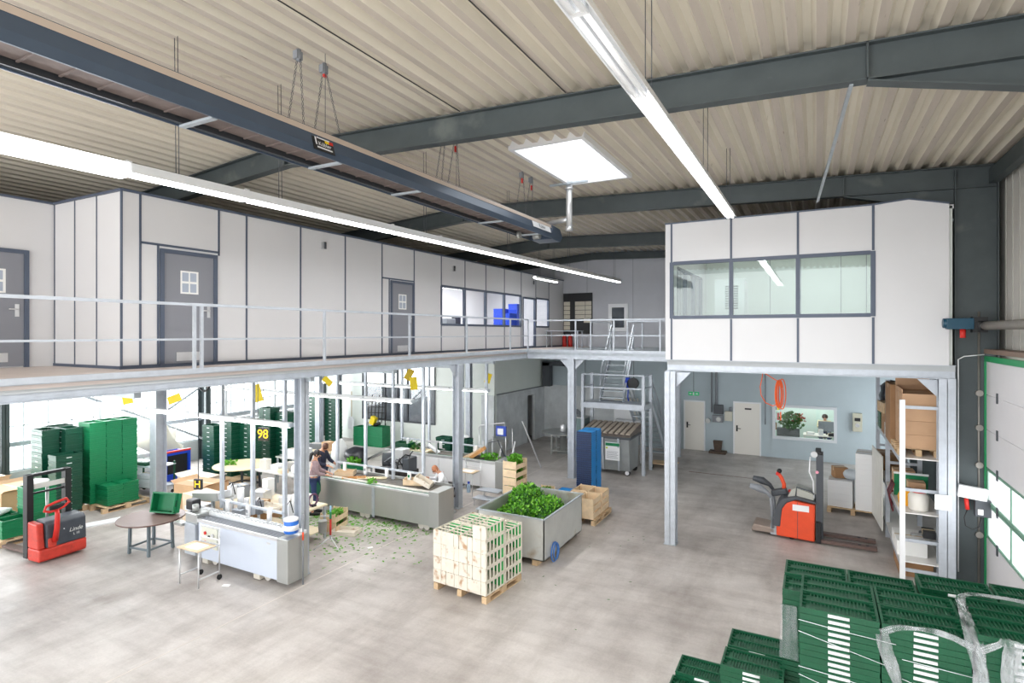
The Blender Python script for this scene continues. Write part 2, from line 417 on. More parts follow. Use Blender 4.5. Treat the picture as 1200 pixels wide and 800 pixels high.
# ---- mezzanine slab
slabm=mat('mezzanine_boards',(206,194,188),.5,0,.06,1.5)
under=mat('mezzanine_underside',(176,180,182),.6,0,.05,2)
g=G(); g.box(-20.8,-6,T-.1,-8.76,24.2,T); g.cur=1; g.box(-20.8,-6,T-.15,-8.76,24.2,T-.1)
struct(g,'floor_mezzanine_left',[slabm,under])
g=G()
for a in ((-8.76,17.5,-7.2,24.2),(-7.2,17.5,-5.85,19.5),(-7.2,21.1,-5.85,24.2),(-5.85,17.5,-3.05,24.2)):
    g.box(a[0],a[1],T-.12,a[2],a[3],T)
struct(g,'floor_mezzanine_walkway',galvd)
g=G(); g.box(-3.05,13.35,T-.12,2.3,24.2,T); struct(g,'floor_mezzanine_right',under)
def chan(g,p0,p1,z0,z1,out):
    """C channel edge beam, out = outward normal"""
    p0=Vector(p0);p1=Vector(p1);o=Vector(out)
    def b(a0,a1,c0,c1):
        q=[p0+o*a0,p1+o*a0,p1+o*a1,p0+o*a1]; xs=[v.x for v in q]; ys=[v.y for v in q]
        g.box(min(xs),min(ys),c0,max(xs),max(ys),c1)
    b(-.06,.03,z0,z0+.012); b(-.06,.03,z1-.012,z1); b(-.06,-.045,z0,z1)
for nm,p0,p1,o in (('beam_6',(-8.73,-6,0),(-8.73,17.5,0),(1,0,0)),('beam_7',(-8.76,17.47,0),(-3.05,17.47,0),(0,-1,0)),('beam_8',(-3.05,13.32,0),(2.3,13.32,0),(0,-1,0))):
    g=G(); chan(g,p0,p1,3.93,T-.03 if nm!='beam_8' else T,o)
    if nm!='beam_8':
        x=Vector(p0)
        if o[0]: g.box(-8.76,-6,T-.03,-8.68,17.5,T+.05)
        else: g.box(-8.76,17.42,T-.03,-3.05,17.5,T+.05)
    struct(g,nm,galv)
g=G()
for y in (1.5,4.8,8.1,10.6,13.0,15.3): g.box(-20.5,y-.05,T-.35,-8.8,y+.05,T-.15)
struct(g,'beam_9',galvd)
# columns of the mezzanine, each a thing
def mezz_col(x,y,w,label,bx=0,by=0,top=3.93,rot=0,br=((1,0),(-1,0))):
    t=thing('steel_column',label,'column',(x,y,0),0,'galvanised columns under the mezzanine')
    g=G(); h=w/2
    g.box(-h,-h,.015,h,-h+.016,top); g.box(-h,h-.016,.015,h,h,top); g.box(-.006,-h,.015,.006,h,top)
    if rot: g.T=None
    s=g.mk('shaft',galv,t,rz=rot)
    G().box(-h-.02,-h-.02,0,h+.02,h+.02,.015).mk('base_plate',galvd,t)
    for dx,dy in br:
        g=G()
        if dx: g.prism([(dx*h,top-.02),(dx*(h+.32),top-.02),(dx*h,top-.36)],'Y',-.012,.012)
        else: g.prism([(dy*h,top-.02),(dy*(h+.32),top-.02),(dy*h,top-.36)],'X',-.012,.012)
        g.mk('gusset',galv,t)
    return t
mezz_col(-9.03,8.03,.2,'galvanised column rising beside the end of the nearest conveyor',rot=PI/2,br=())
mezz_col(-8.70,13.12,.2,'galvanised column standing between the two stainless conveyors',rot=PI/2,br=((0,-1),))
mezz_col(-7.15,17.62,.22,'galvanised column with gusset brackets left of the blue crate stack')
mezz_col(-2.93,13.2,.24,'galvanised column carrying the left corner of the white cabin',br=((1,0),))
mezz_col(2.17,13.42,.26,'white lit column at the right corner of the white cabin beside the rack',br=((-1,0),))
mezz_col(-16.4,9.5,.3,'pale column behind the brown round table',top=4.0,br=())
mezz_col(-19.0,18.9,.3,'wide grey column in front of the back left wall',top=4.0,br=())
mezz_col(-16.6,15.6,.22,'grey column further back between the hanging lamps',top=4.0,br=())
mezz_col(-12.0,18.9,.2,'slim column standing in front of the concrete partition',top=4.0,br=())
mezz_col(-4.75,22.6,.18,'slim column behind the lower stair flight',top=4.0,br=())
# ---- office block on the mezzanine (left)
X0=-10.25; TOP=7.18
g=G()
holes=[(5.96,7.05,T,6.3),(12.15,13.19,T,6.24),(14.54,19.96,5.06,6.26),(20.09,21.26,T+.02,6.24),(21.3,22.58,5.06,6.24)]
wall_rects(g,'X',X0-.08,.08,5.35,24.2,T,TOP,holes)
g.box(-12.52,5.35,T,X0-.081,5.43,TOP); g.box(-12.6,-6,T,-12.52,5.4,TOP)
struct(g,'wall_office_front',panel)
g=G(); 
def vs(y,z0=T,z1=TOP,w=.035): g.box(X0,y-w/2,z0,X0+.012,y+w/2,z1)
vs(5.63)
g.box(X0-.05,5.335,T,X0+.006,5.35,TOP)
for y in (7.7,9.08,10.46,11.81,13.19,14.54): vs(y)
for y in (15.89,17.24,18.59,19.96,21.28,22.58):
    vs(y,6.26); vs(y,T,5.06)
vs(7.09,6.3); vs(5.93,T,6.35)
g.box(X0,5.63,6.34,X0+.012,7.1,6.38); g.box(X0,11.81,6.26,X0+.012,13.2,6.3); vs(12.1,T,6.28)
g.box(X0-.02,5.33,TOP,X0+.03,24.2,TOP+.04); g.box(-12.62,5.31,TOP,X0+.02,5.36,TOP+.04); g.box(-12.62,-6,TOP,-12.48,5.36,TOP+.04)
for x in (-12.5,-11.78,-11.05): g.box(x-.012,5.34,T,x+.012,5.352,TOP)
g.box(-12.6,5.33,T,X0,5.352,T+.05); g.box(X0,5.3,T,X0+.02,24.2,T+.06)
struct(g,'trim_7',trim)
# roof of the block
g=G(); g.box(-20.6,5.4,TOP-.1,X0-.08,24.2,TOP); g.box(-20.6,-6,TOP-.1,-12.6,5.4,TOP); struct(g,'ceiling_office_left',panel)
g=G(); 
g.box(-20.6,-6,T,-12.6,-5.9,TOP); g.box(-14.6,14.4,T,-14.5,24.2,TOP); g.box(-14.5,14.3,T,X0-.08,14.4,TOP); struct(g,'wall_office_inner',panel)
# windows with frames
def winframe(nm,y0,y1,z0,z1,n,parent=None):
    t=sthing(nm,(X0-.04,(y0+y1)/2,(z0+z1)/2)); hy=(y1-y0)/2;hz=(z1-z0)/2; g=G()
    for k in range(n+1):
        y=-hy+2*hy*k/n; g.box(-.03,y-.035,-hz,.06,y+.035,hz)
    for z in (-hz,hz): g.box(-.028,-hy+.01,z-.034,.058,hy-.01,z+.034)
    g.mk('frame',trim,t); G().box(-.005,-hy,-hz,.005,hy,hz).mk('pane',panec,t); return t
winframe('window_5',14.54,19.96,5.06,6.26,4); winframe('window_6',21.3,22.58,5.06,6.24,1)
t=winframe('window_7',20.12,21.24,T+.05,6.2,1)
# solid doors of the office
def odoor(nm,x,y0,y1,z1,label,axis='X'):
    t=sthing(nm,(x,(y0+y1)/2,T),label); h=(y1-y0)/2; z=z1-T; g=G()
    g.box(-.05,-h,0,.03,-h+.07,z); g.box(-.05,h-.07,0,.03,h,z); g.box(-.049,-h+.07,z-.07,.029,h-.07,z)
    g.mk('frame',trim,t); g=G().box(-.03,-h+.07,.02,.0,h-.07,z-.07).mk('leaf',mat('grey_door',(132,134,142),.45),t)
    hnd=G().tube([(.0,h-.17,1.03),(.05,h-.17,1.03),(.05,h-.3,1.03)],.011).box(0,h-.2,.9,.008,h-.14,1.12).mk('handle',steelb,t)
    G().box(0,-h+.3,.1,.006,h-.3,.26).mk('vent_grille',steelb,t)
    g=G().box(0,-.17,z-.78,.004,.17,z-.36); g.mk('notice',paper,t)
    g=G(); [g.box(.004,-.14+.15*i,z-.75+.2*j,.006,-.14+.15*i+.12,z-.75+.2*j+.16) for i in range(2) for j in range(2)]
    g.mk('print',mat('faded_print',(170,180,196),.6),t); return t
odoor('door_1',X0,5.96,7.05,6.3,'grey mezzanine door with notices nearest the camera')
odoor('door_2',X0,12.15,13.19,6.24,'grey mezzanine door before the row of office windows')
t=odoor('door_3',-12.5,3.95,4.95,6.28,'grey mezzanine door at the left picture edge')
# small emergency lights on office facade
for i,y in enumerate((9.75,15.2,21.0)):
    t=thing('wall_spotlight',('small chrome wall light high on the panel between the two grey doors','small chrome wall light above the first office window','small chrome wall light above the glazed office door')[i],'wall light',(X0,y,6.85),0,'small lights on the office facade')
    G().box(0,-.07,-.08,.03,.07,.08).mk('back_plate',steelb,t); G().cyl((.03,.03,-.07),(.03,.03,.09),.035).mk('lamp_head',dgrey,t)
# ---- right cabin
Y0=13.3
zt=[(-3.08,7.3),(.99,7.32),(1.57,7.37),(2.2,7.22)]
g=G()
wall_rects(g,'Y',Y0,.08,-3.08,.99,T,6.42,[(-2.94,.99,5.13,6.42)])
g.prism([(-3.08,6.42),(.99,6.42),(.99,7.32),(-3.08,7.3)],'Y',Y0,Y0+.08)
g.prism([(.99,T),(2.2,T),(2.2,7.22),(1.57,7.37),(.99,7.32)],'Y',Y0,Y0+.08)
wall_rects(g,'X',-3.08,.08,Y0+.08,18.4,T,7.2,[(14.2,17.6,5.1,6.4)])
struct(g,'wall_cabin_front',panel)
g=G(); g.box(-3.0,18.3,T,2.2,18.4,7.2); g.box(2.2,Y0+.08,T,2.26,18.4,7.2)
struct(g,'wall_cabin_back',greenishm)
g=G(); g.box(-3.08,Y0+.08,7.15,2.28,18.4,7.22); struct(g,'ceiling_cabin',panel)
g=G()
for x in (-2.94,): g.box(x-.02,Y0-.012,T,x+.02,Y0,7.3)
for x in (-1.65,-.34,.99): g.box(x-.022,Y0-.014,T,x+.022,Y0,5.11); g.box(x-.022,Y0-.014,6.435,x+.022,Y0,7.32)
g.prism([(-3.09,7.3),(.99,7.32),(1.57,7.37),(2.2,7.22),(2.2,7.25),(1.57,7.4),(.99,7.35),(-3.09,7.33)],'Y',Y0-.02,Y0+.08)
for x in (.6,1.2,-.4,-1.2): g.box(x,18.285,T,x+.01,18.3,7.1)
struct(g,'trim_8',trim)
t=sthing('window_8',(-.975,Y0,5.775)); g=G()
for x in (-1.965,-.675,.635,1.965): g.box(x-.04,-.015,-.645,x+.04,.06,.645)
for z in (-.62,.62): g.box(-1.925,-.013,z-.038,1.925,.058,z+.038)
g.mk('frame',trim,t); G().box(-1.93,.02,-.6,1.93,.03,.6).mk('pane',pane,t)
t=sthing('window_9',(-3.04,15.9,5.75)); g=G()
for y in (-1.7,-.57,.57,1.7): g.box(-.05,y-.03,-.65,.05,y+.03,.65)
for z in (-.65,.65): g.box(-.048,-1.69,z-.028,.048,1.69,z+.028)
g.mk('frame',trim,t); G().box(-.005,-1.7,-.65,.005,1.7,.65).mk('pane',panec,t)
# ---- back wall lower doors, window
def wdoor(nm,x0,x1,z1,label):
    t=sthing(nm,((x0+x1)/2,24.2,0),label); h=(x1-x0)/2; g=G()
    g.box(-h,-.06,0,-h+.05,0,z1); g.box(h-.05,-.06,0,h,0,z1); g.box(-h+.05,-.059,z1-.05,h-.05,0,z1); g.mk('frame',white,t)
    G().box(-h+.05,-.04,.01,h-.05,-.01,z1-.05).mk('leaf',mat('door_cream',(232,228,220),.4),t)
    G().tube([(-h+.14,-.04,1.02),(-h+.14,-.09,1.02),(-h+.28,-.09,1.02)],.012).box(-h+.11,-.05,.9,-h+.17,-.04,1.14).mk('handle',black,t)
    return t
wdoor('door_4',-4.84,-3.99,2.03,'white door under the exit sign'); t=wdoor('door_5',-2.92,-1.9,2.08,'white door left of the interior window')
G().box(-.08,-.045,1.78,.16,-.04,1.84).mk('nameplate',black,t)
t=sthing('window_10',(-.415,24.2,1.39)); g=G()
for s in (-1,1): g.box(s*1.035-.05,-.06,-.66,s*1.035+.05,.1,.66); g.box(-.986,-.058,s*.61-.049,.986,.098,s*.61+.049)
g.mk('frame',mat('frame_pale',(206,210,214),.45),t); G().box(-1,.02,-.6,1,.03,.6).mk('pane',panec,t)
# office behind
g=G(); g.box(-2.0,26.6,0,1.6,26.7,3); g.box(-2.1,24.4,0,-2.0,26.7,3); g.box(1.6,24.4,0,1.7,26.7,3); struct(g,'wall_back_office',mat('mint_wall',(214,232,222),.6))
g=G(); g.box(-2.1,24.4,2.7,1.7,26.7,2.8); struct(g,'ceiling_back_office',white)
# ---- upper back wall: dark pinboard, window
t=sthing('window_11',(-7.65,24.2,5.475)); g=G()
for s in (-1,1): g.box(s*.36-.08,-.05,-.6,s*.36+.08,.05,.6); g.box(-.281,-.048,s*.52-.079,.281,.048,s*.52+.079)
g.mk('frame',white,t); G().box(-.3,.0,-.5,.3,.01,.5).mk('pane',mat('dark_glass',(58,66,74),.1,0,.3,2),t)
# ---- sectional dock door on the right, with guide rails
t=sthing('door_6',(2.8,9.0,0)); Y1=13.55-9; ya=-5.5
zs=[0,.99,1.65,2.3,3.0,3.65,4.27]
dpan=mat('dock_door_panel',(214,212,214),.45,0,.02,2)
for i in range(6):
    g=G()
    if i in (1,2): # glazed sections
        g.box(.0,ya,zs[i]+.01,.04,Y1,zs[i]+.05); g.box(0,ya,zs[i+1]-.05,.04,Y1,zs[i+1]-.01)
        y=Y1
        while y>ya: g.box(.001,y-.05,zs[i]+.05,.039,y,zs[i+1]-.05); y-=1.45
        gg=g.mk('glazed_section',mat('door_frame_green_grey',(110,150,130),.5),t)
        G().box(.015,ya,zs[i]+.05,.02,Y1-.05,zs[i+1]-.05).mk('pane',gm,gg)
    else: g.box(0,ya,zs[i]+.006,.04,Y1,zs[i+1]-.006).mk('section',dpan,t)
g=G()
y=Y1-.75
for i in range(1,6): g.box(-.02,y-.03,zs[i]-.09,0,y+.03,zs[i]+.09)
g.mk('hinge',dgrey,t)
dgreen=mat('door_green',(20,140,84),.45)
G().box(-.03,ya,4.27,.04,Y1,4.37).box(-.03,Y1,0,.0,Y1+.03,4.37).mk('green_edge',dgreen,t)
g=G()
tr=[(-.06,Y1+.1,0),(-.06,Y1+.1,6.4)]
for k in range(7): 
    a=k/6*PI/2; tr.append((-.06-.6*(1-math.cos(a)),Y1+.1,6.4+.6*math.sin(a)))
g.tube(tr+[(-2.2,Y1+.1,7.12)],.03); g.mk('guide_rail',galvd,t)
g=G().tube([(-.1,Y1+.06,0),(-.1,Y1+.06,5.2)],.02)
for z in zs[1:6]: g.cyl((-.1,Y1+.0,z+.02),(-.1,Y1+.09,z+.02),.06,n=10)
g.mk('roller_track',mat('track_metal',(150,146,140),.4,.6),t)
g=G().box(2.75,-6,4.42,3.08,13.5,4.5); struct(g,'trim_9',mat('ledge_brown',(120,100,88),.6))
# ================================================================ UPPER FIXTURES
def wire(g,x,y,z0,r=.006): g.cyl((x,y,z0),(x,y,zr(x)+.06),r,n=6)
# --- long lamp strips
def lamp_strip(label,x,y0,y1,z,seg,wid,wires,ymounts=None,axis='Y',group='fluorescent lamp strips',hang=True,light=0,bright_to=None,off_to=0,cat='ceiling light'):
    t=thing('lamp_strip',label,cat,(x,y0,z) if axis=='Y' else (y0,x,z),0 if axis=='Y' else -PI/2,group)
    L=y1-y0; sg=1
    # local: strip along +Y
    h=wid*.55
    g=G(); g.prism([(-wid*.5,-.005),(-wid*.32,h),(wid*.32,h),(wid*.5,-.005),(wid*.44,-.005),(wid*.28,h-.02),(-wid*.28,h-.02),(-wid*.44,-.005)],'Y',0,L)
    g.mk('reflector',lamph,t)
    n=max(1,round(L/seg)); 
    for k in range(n):
        a=k*L/n+.03;b=(k+1)*L/n-.03; g=G()
        if bright_to and k<bright_to:
            g.prism([(-wid*.55,-.05),(-wid*.42,h*.9),(wid*.42,h*.9),(wid*.55,-.05)],'Y',a,b); g.mk('bright_diffuser',lampw,t)
        else:
            for sx in (-wid*.2,wid*.2): g.cyl((sx,a,-.012),(sx,b,-.012),.022,n=8)
            g.mk('tube',lampw if k>=off_to else mat('tube_faint_glow',(250,250,250),.3,emit=.25),t)  # switched-off tubes get a weak added glow to look pale
        g=G().box(-.02,b-.0,h,.02,b+.06,h+.03).box(-wid*.3,b+.0,-.02,wid*.3,b+.06,h-.01); g.mk('end_holder',lamph,t)
    for yy in wires:
        g=G(); ly=yy-y0; top=(zr(x)+.03 if axis=='Y' else 4.04)-z
        g.cyl((-.03,ly,h-.01),(-.03,ly,top),.005,n=5).cyl((.03,ly,h-.01),(.03,ly,top),.005,n=5); g.mk('suspension_wire',dgrey,t)
    if light:
        n=max(1,int(L/2.5))
        for k in range(n):
            ll=bpy.data.lights.new('lamp_light','AREA'); ll.shape='RECTANGLE'; ll.size=wid; ll.size_y=L/n; ll.energy=light*L/n
            o=bpy.data.objects.new('lamp_light',ll); C.objects.link(o); o.parent=t; o.location=(0,(k+.5)*L/n,-.06)
    return t
lamp_strip('long white lamp strip running beside the roof heater toward the white cabin',-1.4,-1.0,11.2,6.95,1.5,.19,[2.9,5.36,8.5,10.9],light=16,off_to=4)
for a,b,l in (((-4.9,2.9),(-4.87,7.4),'thin black cable along the roof above the heater'),((-3.1,2.9),(-3.1,7.4),'second thin dark cable under the roof nearer the skylight')):
    tag(G().cyl((a[0],a[1],zr(a[0])+.01),(b[0],b[1],zr(b[0])+.01),.008,n=6).mk('roof_cable',black),l,'cable')
LS=lamp_strip('long glowing lamp strip running along the front of the mezzanine offices',-6.72,.6,21.4,6.53,1.5,.2,[1.2,4.12,5.6,9.0,12.4,16.3,20.8],light=16,bright_to=2)
LS.rotation_euler=(math.atan(.24/20.8),0,0)
lamp_strip('short pale lamp hanging above the far office windows',-9.0,18.6,20.6,6.8,1.5,.14,[19,20.3],light=0)
def xstrip(label,y,x0,x1,z,light=14,wires=()):
    return lamp_strip(label,y,x0,x1,z,1.5,.16,wires,axis='X',group='lamp strips under the mezzanine',light=light)
def xs(label,y,x0,x1,z,light=14):
    t=thing('lamp_strip',label,'ceiling light',(x0,y,z),0,'lamp strips under the mezzanine'); L=x1-x0; w_=.15
    g=G(); g.prism([(-w_*.5,-.005),(-w_*.32,.07),(w_*.32,.07),(w_*.5,-.005),(w_*.44,-.005),(w_*.28,.05),(-w_*.28,.05),(-w_*.44,-.005)],'X',0,L); g.mk('reflector',lamph,t)
    n=max(1,round(L/1.5))
    for k in range(n):
        a=k*L/n+.03;b=(k+1)*L/n-.03
        G().cyl((a,0,-.012),(b,0,-.012),.026,n=8).mk('tube',lampw,t)
        G().box(b,-.06,-.02,b+.06,.06,.06).mk('end_holder',galvd,t)
    for fx in (.12,.5,.88):
        G().cyl((L*fx,0,.06),(L*fx,0,4.03-z),.006,n=5).mk('suspension_wire',dgrey,t)
    n=max(1,int(L/2.5))
    for k in range(n):
        ll=bpy.data.lights.new('lamp_light','AREA'); ll.shape='RECTANGLE'; ll.size=L/n; ll.size_y=w_; ll.energy=light*L/n
        o=bpy.data.objects.new('lamp_light',ll); C.objects.link(o); o.parent=t; o.location=((k+.5)*L/n,0,-.06)
xs('lamp strip hanging above the nearest conveyor and round table',8.0,-17.5,-9.3,2.93)
xs('lamp strip hanging above the stainless sorting table',11.2,-16.5,-8.75,3.1)
xs('lamp strip hanging above the rear white fronted conveyor',15.2,-16.0,-8.95,3.0)
xs('lamp strip furthest left above the blue cage trolley',11.5,-19.8,-17.4,3.2,light=10)
# --- infrared roof heater
HX=-5.58
t=thing('roof_heater','long dark blue radiant heater hanging from the roof on chains','heater',(HX,0,6.95))
navy=mat('heater_blue_grey',(76,90,108),.35,.25,.06,2)
g=G(); y0,y1=-2.0,11.9
g.prism([(.27,0),(.285,.0),(.285,.10),(.22,.33),(.205,.33),(.27,.10)],'Y',y0,y1)
g.prism([(-.27,0),(-.285,.0),(-.285,.10),(-.22,.30),(-.205,.30),(-.27,.10)],'Y',y0,y1)
g.box(-.22,y0,.285,.22,y1,.30)
g.mk('hood',navy,t)
g=G(); g.prism([(.235,.255),(.285,.10),(.292,.10),(.242,.262)],'Y',y0,y1); 
G().prism([(.228,.315),(.248,.245),(.252,.247),(.232,.318)],'Y',y0,y1).mk('light_edge_strip',mat('edge_strip',(196,180,166),.5),t)
tubem=mat('heater_tube_brown',(104,92,88),.7,0,.2,6)
g=G().box(-.2,y0,.08,.2,y1-.3,.1); 
y=y0
while y<y1-.4: g.box(-.2,y,.065,.2,y+.02,.08); y+=.3
g.mk('radiant_plates',tubem,t)
g=G()
for sx in(-.24,.24): g.prism([(sx-.03,.02),(sx+.03,.02),(sx,.14)],'Y',y0,y1-.2)
g.mk('inner_reflector',mat('inner_refl',(92,96,100),.4,.6),t)
for y in (-1,1.3,3.63,5.34,6.98,9.58,11.2):
    G().box(-.27,y-.03,-.01,.27,y+.03,.015).mk('cross_brace',galvd,t)
# end burner box, tapered
g=G(); g.prism([(11.9,0),(12.35,-.02),(12.5,.1),(12.35,.28),(11.9,.31)],'X',-.27,.27); g.mk('burner_box',navy,t,bevel=.01)
g=G().cyl((-.06,11.6,.03),(.1,11.6,.03),.07); g.mk('motor_drum',steel,t); G().cyl((-.14,11.1,.0),(-.2,11.1,.0),.08,n=16).mk('sight_glass',steel,t)
# white name panel and lettering
G().obox((.287,11.3,.17),(.006,.9,.13),ry=-.3).mk('white_panel',white,t)
text('Kübler',.12,mgrey,t,(.3,11.3,.17),(PI/2-.3,0,PI/2),'lettering')
lg=G().obox((.278,5.05,.13),(.006,.34,.17),ry=-.3).mk('badge',black,t)
g=G(); g.obox((.289,4.92,.16),(.004,.02,.10),ry=-.3); g.obox((.289,5.03,.20),(.004,.2,.014),ry=-.3); g.obox((.297,5.06,.09),(.004,.24,.018),ry=-.3)
g.mk('badge_outline',white,lg)
g=G(); g.obox((.280,5.10,.185),(.004,.06,.04),ry=-.3); g.mk('badge_yellow',yellow,lg)
G().obox((.280,5.165,.185),(.004,.07,.04),ry=-.3).mk('badge_red',red,lg)
text('Kübler',.075,white,t,(.292,5.06,.135),(PI/2-.3,0,PI/2),'lettering')
def chain(p0,p1,par,r=.008):
    g=G(); p0=Vector(p0);p1=Vector(p1); d=p1-p0; L=d.length; n=int(L/.055); d.normalize(); 
    for k in range(n):
        c=p0+d*(k+.5)*L/n; a=.028; 
        u=Vector((1,0,0)) if k%2 else Vector((0,1,0))
        pts=[c+d*a,c+u*.012+d*a*.5,c+u*.012-d*a*.5,c-d*a,c-u*.012-d*a*.5,c-u*.012+d*a*.5]
        g.tube(pts,.0035,5,True)
    return g.mk('chain',dgrey,par)
for (y,dy) in ((4.89,0),(5.3,.22),(7.95,-.2),(8.3,0),(10.85,0),(11.3,-.15)):
    top=zr(HX)-6.93; 
    chain((.12,y+dy,.3),(.06,y,top-.14),t); chain((-.12,y-.05,.3),(.0,y,top-.14),t)
    G().cyl((.03,y,top-.16),(.03,y,top-.02),.03,n=10).box(-.02,y-.045,top-.14,.05,y+.045,top-.04).mk('hook_block',mgrey,t)
for y in (5.2,8.15): G().cyl((.15,y,.3),(.15,y,1.45),.004,n=5).mk('suspension_wire',dgrey,t)
for y,z in ((5.3,1.12),(8.3,1.0),(10.85,1.05),(11.3,1.0)): G().box(.02,y-.02,z,.05,y+.02,z+.1).mk('red_tag',red,t)
# flue
g=G().cyl((-4.94-HX,12.0,.22),(-4.94-HX,12.0,1.3),.07,n=20)
g.tube([(.0,12.2,.42),(.2,12.15,.42),(.45,12.05,.42),(.64,12.0,.42)],.055,12); g.mk('flue_pipe',steelb,t)
G().cyl((.64,12.0,.16),(.64,12.0,.26),.085,n=20).cyl((.64,12,1.1),(.64,12,1.13),.095,n=20).mk('flue_collar',steelb,t)
G().tube([(.05,12.2,.28),(.05,12.2,.42),(.1,12.2,.44)],.04).mk('elbow',steelb,t)
G().box(.2,11.9,1.2,1.1,11.97,1.24).mk('flue_bracket',galvd,t)
# --- railings
def railing(label,pts,posts,zt_,zm,group='galvanised railings of the mezzanine',name='railing',th=.045,foot=T+.05,toe=True):
    o=Vector(pts[0]); t=thing(name,label,'railing',(o.x,o.y,foot),0,group)
    P=[Vector((p[0],p[1],0))-Vector((o.x,o.y,0)) for p in pts]
    g=G()
    for a,b in zip(P,P[1:]): g.bar(a+Vector((0,0,zt_-foot)),b+Vector((0,0,zt_-foot)),th,th)
    g.mk('top_rail',galv,t); g=G()
    for a,b in zip(P,P[1:]): g.bar(a+Vector((0,0,zm-foot)),b+Vector((0,0,zm-foot)),.03,.03)
    g.mk('middle_rail',galv,t)
    for p in posts: G().box(p[0]-o.x-.022,p[1]-o.y-.022,0,p[0]-o.x+.022,p[1]-o.y+.022,zt_-foot).mk('post',galv,t)
    return t
XR=-8.7
railing('long galvanised railing along the mezzanine edge in front of the offices',[(XR,-5.5),(XR,17.46)],[(XR,y) for y in (-2.4,.2,2.9,5.6,5.72,8.31,11.02,13.58,16.18,17.44)],5.25,4.70)
railing('galvanised railing across the far walkway at the stair head',[(XR,17.46),(-3.1,17.46)],[(-6.96,17.46),(-5.66,17.46),(-4.2,17.46)],5.22,4.72)
railing('small guard railing round the stair opening on the walkway',[(-7.15,19.4),(-7.15,21.6)],[(-7.15,19.4),(-7.15,21.6)],5.2,4.7,foot=T)
railing('short guard railing right of the stair opening',[(-5.8,21.3),(-5.8,19.4),(-4.4,19.4)],[(-5.8,21.3),(-5.8,19.4),(-4.4,19.4)],5.2,4.7,foot=T)
# --- stairs
t=thing('staircase','galvanised steel staircase with a landing over the grey dumpster','staircase',(-6.2,19.0,0))
PX0,PX1=-7.3+6.2,-5.13+6.2
for x,y in ((PX0,0),(PX1,0),(PX0,.95),(PX1,.95)):
    G().box(x-.05,y-.05,0,x+.05,y+.05,3.35).mk('landing_post',galv,t)
g=G()
g.box(PX0-.05,-.06,2.18,PX1+.05,.0,2.36); g.box(PX0-.05,.95,2.18,PX1+.05,1.0,2.36); g.box(PX0-.03,0,2.18,PX0+.03,1,2.36); g.box(PX1-.03,0,2.18,PX1+.03,1,2.36)
g.box(PX0,0,2.33,PX1,.95,2.37); g.mk('landing',galv,t)
g=G()
for z in (2.9,3.35):
    g.bar((PX0,0,z),(PX1,0,z),.045); g.bar((PX0,0,z),(PX0,.95,z),.045); g.bar((PX1,0,z),(PX1,.95,z),.045)
g.mk('landing_guard',galv,t)
def flight(x0,x1,ya,za,yb,zb,n,rail=True):
    for x in (x0,x1):
        G().bar((x,ya,za),(x,yb,zb),.04,.2,up=(0,0,1)).mk('stringer',galv,t)
        hh=.95
        g=G().bar((x,ya,za+hh),(x,yb,zb+hh),.04).bar((x,ya,za+hh*.55),(x,yb,zb+hh*.55),.03)
        for k in (0.02,.98): 
            yy=ya+(yb-ya)*k; zz=za+(zb-za)*k; g.cyl((x,yy,zz),(x,yy,zz+hh),.02,n=8)
        g.mk('handrail',galv,t)
    for k in range(n):
        f=(k+.5)/n; yy=ya+(yb-ya)*f; zz=za+(zb-za)*f
        G().box(x0+.02,yy-.12,zz,x1-.02,yy+.12,zz+.035).mk('tread',galvd,t)
flight(-6.85+6.2,-6.0+6.2,.55,2.37,1.85,4.15,8)
flight(-5.95+6.2,-5.13+6.2,1.0,2.3,3.35,.05,10)
# --- upper floor details near the back wall
t=thing('notice_board','tall black notice board with cream sheets on the grey upper wall','notice board',(-9.53,24.17,5.68))
G().box(-.7,-.02,-.92,.7,.02,.92).mk('board',black,t)
sheetm=mat('cream_sheet',(206,200,184),.6,0,.06,20)
for x,z0,w_,n_ in ((-.52,.55,.3,4),(-.02,.55,.2,4),(.22,.55,.28,4),(.52,.55,.28,4),(-.52,-.35,.3,2)):
    for k in range(n_): G().box(x-w_/2,-.03,z0-.2*k-.19,x+w_/2,-.02,z0-.2*k-.01).mk('sheet',sheetm,t)
G().box(.3,-.03,-.42,.6,-.02,-.2).mk('sheet',sheetm,t)
for i,x in enumerate((-10.0,-9.72)):
    t=thing('fire_extinguisher',('red fire extinguisher left of the pair under the black notice board','red fire extinguisher right of the pair under the black notice board')[i],'fire extinguisher',(x,23.75,T),0,'red extinguishers by the notice board')
    G().lathe([(.09,0),(.1,.03),(.1,.42),(.07,.5),(.03,.53)],n=16).mk('cylinder_body',red,t)
    G().cyl((0,0,.53),(0,0,.58),.02).box(-.015,-.09,.57,.015,.05,.6).mk('valve',black,t)
    G().tube([(0,-.05,.57),(.1,-.08,.5),(.12,-.07,.3),(.11,-.05,.15)],.012).mk('hose',black,t)
t=thing('side_table','light grey metal side table before the black notice board','table',(-9.4,22.3,T))
G().box(-.75,-.3,.68,.75,.3,.71).mk('tabletop',galv,t)
for x in (-.7,.7):
    for y in (-.26,.26): G().box(x-.02,y-.02,0,x+.02,y+.02,.68).mk('leg',galv,t)
